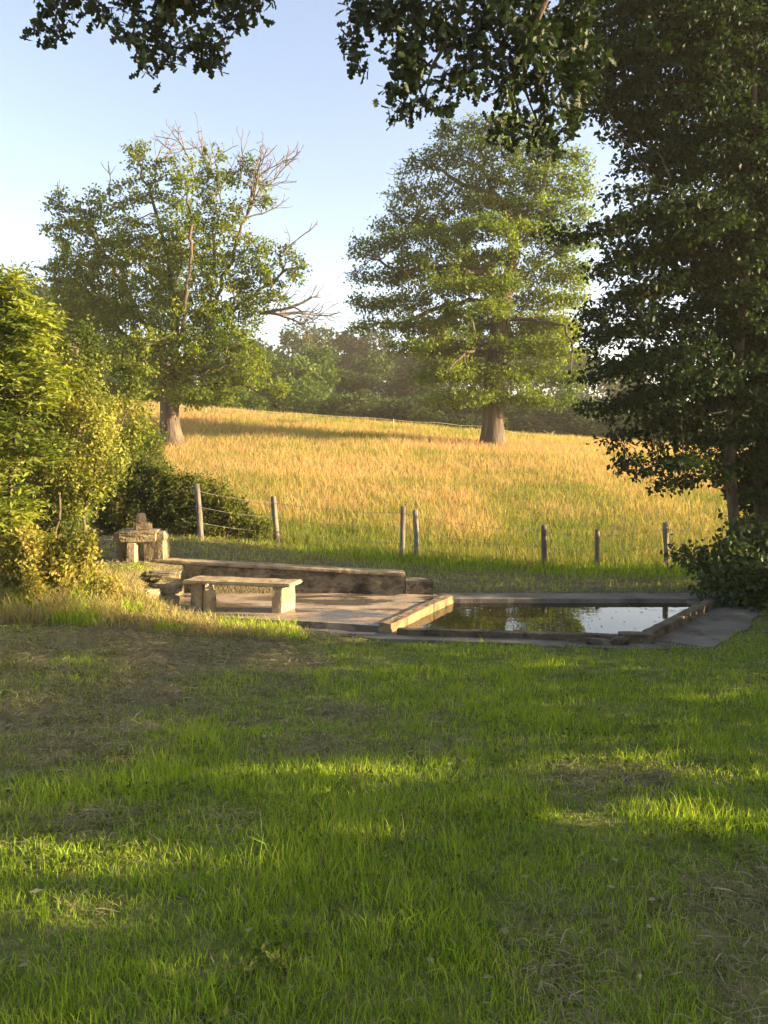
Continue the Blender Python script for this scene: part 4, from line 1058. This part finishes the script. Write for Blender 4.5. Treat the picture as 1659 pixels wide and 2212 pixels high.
fence = thing('wire_fence', 'rustic wire fence on round wooden posts along the meadow', 'fence', (0.5, 13.2, 0.2))
posts = [(425, 1045, 436, 1160, 12.95, 6.2), (590, 1072, 600, 1175, 13.9, 6.0), (871, 1093, 868, 1215, 13.25, 5.6), (897, 1101, 902, 1215, 13.1, 5.8), (1175, 1133, 1176, 1228, 13.0, 6.2), (1290, 1143, 1290, 1235, 12.9, 5.2), (1437, 1128, 1442, 1238, 12.8, 5.8),
         (205, 1050, 208, 1170, 14.6, 5.0), (1640, 1130, 1640, 1240, 12.75, 5.5)]
tops = []
for i, (x0, y0, x1, y1, Y, wp) in enumerate(posts):
    a = at(x1, y1, Y); b = at(x0, y0, Y)
    a[2] = min(a[2], float(ground_z(np.array(a[0]), np.array(a[1])))) - 0.1
    child('post', post_mesh(a, b, wp * Y / F, i * 1.7), M['post'], fence)
    tops.append((b[0], b[1], b[2], a[2] + 0.1))
order = sorted(tops)
for frac in (0.14, 0.46, 0.78):
    pts = []
    for p, q in zip(order[:-1], order[1:]):
        A0 = np.array([p[0], p[1] - 0.055, p[2] - frac * 0.85]); B0 = np.array([q[0], q[1] - 0.055, q[2] - frac * 0.85])
        for j in range(6):
            s = j / 6; w_ = A0 + (B0 - A0) * s; w_[2] -= 0.05 * 4 * s * (1 - s) * min(1, np.linalg.norm(B0 - A0) / 2.5); pts.append(w_)
    pts.append(B0)
    child('wire', tube_path('wire', np.array(pts), 0.0035, 5), M['wire'], fence)

ef = thing('electric_fence', 'thin white tape fence along the crest of the meadow', 'fence', (0, 38, 4.5))
tp = [(230, 868), (340, 876), (445, 880), (545, 886), (640, 893), (740, 900), (850, 906), (950, 914), (1040, 922), (1150, 940), (1260, 950)]
Yt = 38.0
up, lo = [], []
for i, (x, y) in enumerate(tp):
    q = at(x, y, Yt); up.append(q); lo.append(q - np.array([0, 0, 0.30]))
    gz_ = float(ground_z(np.array(q[0]), np.array(q[1])))
    if i % 2 == 0: child('stake', tube_path('stake', np.array([[q[0], q[1], min(gz_, q[2] - 0.7) - 0.1], q + np.array([0, 0, 0.05])]), 0.014, 6), M['tape'], ef)
child('tape', tube_path('tape', np.array(chain(up, 1.0, np.random.default_rng(5), 0.02)), 0.011, 5), M['tape'], ef)
child('tape', tube_path('tape', np.array(chain(lo[:6], 1.0, np.random.default_rng(6), 0.02)), 0.008, 5), M['tape'], ef)

pw = thing('power_line', 'pair of thin overhead cables crossing the sky behind the thinning oak', 'cable', (-40, 75, 20))
for (y0, y1, dd) in ((568, 690, 0.0), (582, 700, 1.2)):
    a = at(-250, y0 - 34, 75 + dd); b = at(900, y1 + 10, 75 + dd)
    pts = [a + (b - a) * s - np.array([0, 0, 1.2 * 4 * s * (1 - s)]) * 0.6 for s in np.linspace(0, 1, 24)]
    child('cable', tube_path('cable', np.array(pts), 0.022, 5), M['cable'], pw)

# ------------------------------------------------------------------ grass
def blades(name, x, y, h, wd, lean, tint, r, mat, three=False, zoff=-0.01, bendp=2.0):
    n = len(x)
    z = ground_z(x, y) + zoff
    az = r.random(n) * 2 * PI; fa = r.random(n) * 2 * PI
    dx, dy = np.cos(az), np.sin(az); wx, wy = np.cos(fa), np.sin(fa)
    ts = [0.0, 0.42, 0.76, 1.0] if three else [0.0, 0.55, 1.0]
    ws = [0.8, 1.0, 0.62, 0.0] if three else [0.9, 0.8, 0.0]
    V = []
    for t_, w_ in zip(ts, ws):
        rr = lean * h * t_ ** bendp; zz = h * t_ * np.sqrt(np.clip(1 - (lean * t_) ** 2 * 0.6, 0.08, 1))
        cx, cy, cz = x + dx * rr, y + dy * rr, z + zz
        if w_ > 0:
            V.append(np.stack([cx - wx * wd * w_ / 2, cy - wy * wd * w_ / 2, cz], -1)); V.append(np.stack([cx + wx * wd * w_ / 2, cy + wy * wd * w_ / 2, cz], -1))
        else: V.append(np.stack([cx, cy, cz], -1))
    k = len(V); V = np.stack(V, 1).reshape(-1, 3)
    tf = [(0, 1, 3, 2), (2, 3, 5, 4), (4, 5, 6)] if three else [(0, 1, 3, 2), (2, 3, 4)]
    fl = np.concatenate([np.array(f) for f in tf]); fsz = np.array([len(f) for f in tf])
    faces = (fl[None] + (np.arange(n) * k)[:, None]).ravel()
    return fast_mesh(name, V, faces, np.tile(fsz, n), {'tint': np.repeat(np.clip(tint, 0, 1), k)})

def scatter(n, y0, y1, r, power, margin=1.0, slope=0.53):
    """Random places in the ground seen by the camera, denser nearby."""
    u = r.random(n)
    y = (y0 ** (1 - power) + u * (y1 ** (1 - power) - y0 ** (1 - power))) ** (1 / (1 - power))
    x = (r.random(n) * 2 - 1) * (slope * y + margin)
    return x, y

# lawn
r = np.random.default_rng(500)
x, y = scatter(310000, 1.6, 10.4, r, 0.8)
# tufts: pull part of the blades towards clump centres
cxs, cys = scatter(9000, 1.5, 10.4, r, 0.75)
m = r.random(len(x)) < 0.45
j = r.integers(0, len(cxs), m.sum()); sg = 0.022 + 0.03 * r.random(m.sum())
x[m] = cxs[j] + r.normal(size=m.sum()) * sg; y[m] = cys[j] + r.normal(size=m.sum()) * sg
HARD_IN = (_c + (np.array(HARD) - _c) * np.array([0.985, 0.955])).tolist()
ok = (y > 1.3) & (~inpoly(x, y, HARD_IN)) & ((y < 8.75) | (x < -2.4)) & (y < 10.3)
x, y = x[ok], y[ok]
dm = dry_map(x, y)
tuft = fbm(x + 9, y, 2.2, 3)
ok = r.random(len(x)) < np.clip(1.0 - 0.62 * dm, 0.05, 1) * (0.35 + 1.1 * tuft)
x, y, dm, tuft = x[ok], y[ok], dm[ok], tuft[ok]
n = len(x)
h = (0.028 + 0.060 * r.random(n) ** 1.5) * (0.50 + 1.0 * tuft) * (1 - 0.45 * dm)
h *= np.where(y > 6.5, 0.75, 1.0)
tall = (r.random(n) < 0.10) & (tuft > 0.5) & (dm < 0.5)
h = np.where(tall, h * 1.5 + 0.02, h)
wd = (0.0022 + 0.0022 * r.random(n)) * (0.75 + y * 0.16)
tint = 0.36 + 0.34 * (tuft - 0.5) + r.normal(size=n) * 0.17 + 0.30 * dm * r.random(n) + np.where(r.random(n) < 0.035, 0.4, 0)
tag(link('lawn_grass', blades('lawn_grass', x, y, h, wd, 0.10 + 0.65 * r.random(n), tint, r, M['grass'], False), M['grass']), 'short green grass of the shaded lawn in front of the pool', 'grass', kind='stuff')
print('lawn blades', n)

# cut, dried grass lying on the lawn and behind the wall
r = np.random.default_rng(501)
x, y = scatter(190000, 1.6, 13.6, r, 0.7)
dm = dry_map(x, y)
clump = fbm(x * 1.3 + 5, y * 1.3, 3.0, 3)
yf = fence_y(x)
ok = (r.random(len(x)) < np.clip(dm * 1.2 * clump * 1.6 + 0.07, 0, 1)) & (~inpoly(x, y, HARD) | ((x < -2.6))) & (y < yf + 0.2)
ok &= ~((y > 10.0) & (y < 10.56) & (x < 0.75))
x, y, dm, clump = x[ok], y[ok], dm[ok], clump[ok]
n = len(x)
z = ground_z(x, y) + 0.004 + 0.035 * r.random(n) ** 2 * (0.3 + dm) + 0.03 * clump * dm
L = (0.03 + 0.07 * r.random(n)); wd = (0.0016 + 0.0016 * r.random(n)) * (0.7 + 0.22 * y)
az = r.random(n) * 2 * PI; tl = r.normal(size=n) * 0.22
d = np.stack([np.cos(az), np.sin(az), np.sin(tl)], -1); s_ = np.stack([-np.sin(az), np.cos(az), r.normal(size=n) * 0.4], -1)
c0 = np.stack([x, y, z], -1); bend = np.stack([r.normal(size=n) * 0.25, r.normal(size=n) * 0.25, 0.12 + 0.2 * r.random(n)], -1)
mid = c0 + d * (L / 2)[:, None] + bend * (L * 0.35)[:, None]; end = c0 + d * L[:, None]
W = s_ * (wd / 2)[:, None]
V = np.stack([c0 - W, c0 + W, mid - W, mid + W, end], 1).reshape(-1, 3)
fl = np.array([0, 1, 3, 2, 2, 3, 4]); faces = (fl[None] + (np.arange(n) * 5)[:, None]).ravel()
me = fast_mesh('cut_grass', V, faces, np.tile([4, 3], n), {'tint': np.repeat(np.clip(0.35 + 0.25 * r.normal(size=n) + 0.2 * (clump - .5), 0, 1), 5)})
tag(link('cut_grass', me, M['straw']), 'dried grass clippings strewn over the lawn and the bank', 'grass', kind='stuff')
print('straw', n)

# small broad leaved weeds in the lawn
r = np.random.default_rng(505)
cxs, cys = scatter(420, 1.8, 8.0, r, 0.7)
keep = (fbm(cxs, cys, 0.8, 2) > 0.45) & ~inpoly(cxs, cys, HARD)
cxs, cys = cxs[keep], cys[keep]
n = 7000
j = r.integers(0, len(cxs), n); q = r.normal(size=(n, 2)) * (0.03 + 0.05 * r.random(n))[:, None]
x = cxs[j] + q[:, 0]; y = cys[j] + q[:, 1]
p = np.stack([x, y, ground_z(x, y) + 0.01 + 0.035 * r.random(n)], -1)
tag(link('lawn_weeds', leaf_mesh('lawn_weeds', p, 0.018 + 0.020 * r.random(n), 0.38 + 0.2 * r.normal(size=n), r, 'rhomb', 0.9, 0.0), M['thorn_leaf']), 'patches of small broad leaved weeds in the lawn', 'weeds', kind='stuff')

# lit herbs and dry stalks on the bank
r = np.random.default_rng(503)
n = 26000
x = -0.8 - 4.2 * r.random(n); y = 7.6 + 2.3 * r.random(n)
bz_ = ground_z(x, y, False)
ok = (~inpoly(x, y, HARD)) & ((bz_ > 0.10) | (y < 8.7)) & ~((x > -2.9) & (y > 9.0)) & (r.random(n) < 0.25 + 0.9 * fbm(x, y, 2.5, 2))
x, y = x[ok], y[ok]; n = len(x)
tint = 0.93 + 0.14 * r.normal(size=n) - 0.42 * smooth(0.52, 0.66, fbm(x, y, 1.8, 2))
tag(link('bank_grass', blades('bank_grass', x, y, (0.05 + 0.11 * r.random(n) ** 1.6) * (1 + 1.3 * smooth(-2.6, -3.4, x) * smooth(9.2, 8.7, y)) * (1 - 0.6 * smooth(8.9, 9.3, y)), 0.006 + 0.005 * r.random(n), 0.2 + 0.75 * r.random(n), tint, r, M['grass'], True), M['grass']), 'dry sunlit grass and herbs on the bank beside the bench', 'grass', kind='stuff')

# thin shaded grass between the pool and the fence
r = np.random.default_rng(504)
n = 26000
x = -4.5 + 10.5 * r.random(n); y = 10.4 + 3.0 * r.random(n)
ok = (y < fence_y(x)) & ~((y < 10.62) & (x < 0.8)) & ~inpoly(x, y, HARD) & (r.random(n) < 0.2 + 0.8 * smooth(1.6, 0.1, fence_y(x) - y) + 0.6 * (fbm(x, y, 2.0, 2) - 0.4))
x, y = x[ok], y[ok]; n = len(x); e_ = smooth(1.2, 0.0, fence_y(x) - y)
tag(link('verge_grass', blades('verge_grass', x, y, (0.04 + 0.08 * r.random(n)) * (1 + 2.0 * e_), 0.008 + 0.006 * r.random(n), 0.2 + 0.7 * r.random(n), 0.45 * (1 - e_) + 0.16 + 0.2 * r.normal(size=n), r, M['grass']), M['grass']), 'thin shaded grass on the verge between pool and fence', 'grass', kind='stuff')

# meadow
r = np.random.default_rng(502)
x, y = scatter(190000, 12.7, 42.0, r, 0.55, 1.5)
yf = fence_y(x)
ok = (y > yf - 0.15) & (x > -0.56 * y - 1)
x, y, yf = x[ok], y[ok], yf[ok]
n = len(x)
pn = fbm(x, y, 0.22, 3); pn2 = fbm(x * 0.6 + 30, y * 1.6, 0.5, 3)
edge = smooth(2.2, 0.0, y - yf)
green = np.clip(smooth(0.50, 0.66, pn) * 0.75 + edge * 0.9 + smooth(0.54, 0.70, pn2) * 0.6, 0, 1)
red = smooth(0.50, 0.66, fbm(x + 70, y, 0.16, 3)) * smooth(18, 28, y)
tint = 0.57 + 0.19 * r.normal(size=n) - 0.50 * green * (0.5 + 0.5 * r.random(n)) + 0.38 * red * r.random(n) + 0.42 * (fbm(x + 11, y * 1.5, 0.42, 3) - 0.5) + 0.25 * (fbm(x * 2 + 5, y * 3, 0.6, 2) - 0.5)
h = (0.14 + 0.24 * r.random(n) ** 1.3) * (0.75 + 0.5 * pn2) * (1 - 0.25 * green) + 0.14 * edge * r.random(n)
wd = (0.0050 + 0.0045 * r.random(n)) * (0.55 + y * 0.06)
tag(link('meadow_grass', blades('meadow_grass', x, y, h, wd, 0.15 + 0.7 * r.random(n), tint, r, M['meadow']), M['meadow']), 'tall golden grass covering the sunlit meadow', 'grass', kind='stuff')
print('meadow', n)

# fallen leaves on the concrete, the water and the grass
r = np.random.default_rng(506)
n = 520
x = -2.8 + 7.4 * r.random(n); y = 7.0 + 3.6 * r.random(n)
x[:200] = -2.2 + 4.4 * r.random(200); y[:200] = 2.3 + 5 * r.random(200)
z = np.where(inpoly(x, y, PIT), 0.001, np.where(inpoly(x, y, PAD), 0.067, np.where(inpoly(x, y, HARD), 0.008, ground_z(x, y) + 0.03)))
p = np.stack([x, y, z], -1)
fm = leaf_mesh('fallen_leaves', p, 0.02 + 0.035 * r.random(n), 0.5 + 0.3 * r.normal(size=n), r, 'rhomb', 4.0, 0.0)
co = np.empty(len(fm.vertices) * 3, np.float32); fm.vertices.foreach_get('co', co); co = co.reshape(-1, 3)
co[:, 2] = np.repeat(p[:, 2], 4) + np.clip(co[:, 2] - np.repeat(p[:, 2], 4), 0.0005, 0.006); fm.vertices.foreach_set('co', co.ravel())
tag(link('fallen_leaves', fm, M['straw']), 'dry leaves fallen on the concrete, the grass and the water', 'leaves', kind='stuff')

# ------------------------------------------------------------------ haze
def haze_box(density):
    m, nt, out = new_mat('haze_air')
    v = nd(nt, 'ShaderNodeVolumePrincipled')
    v.inputs['Color'].default_value = (1.0, 0.95, 0.86, 1); v.inputs['Density'].default_value = density; v.inputs['Anisotropy'].default_value = 0.1
    nt.links.new(v.outputs[0], out.inputs['Volume'])
    x0, x1, y0, y1, z0, z1 = -460, 460, -60, 460, -3, 42
    V = np.array([(x0, y0, z0), (x1, y0, z0), (x1, y1, z0), (x0, y1, z0), (x0, y0, z1), (x1, y0, z1), (x1, y1, z1), (x0, y1, z1)])
    Fc = np.array([0, 3, 2, 1, 4, 5, 6, 7, 0, 1, 5, 4, 1, 2, 6, 5, 2, 3, 7, 6, 3, 0, 4, 7])
    tag(link('haze', fast_mesh('haze', V, Fc, np.full(6, 4)), m), 'thin golden evening haze over the meadow', 'haze', kind='stuff')
haze_box(0.0006)
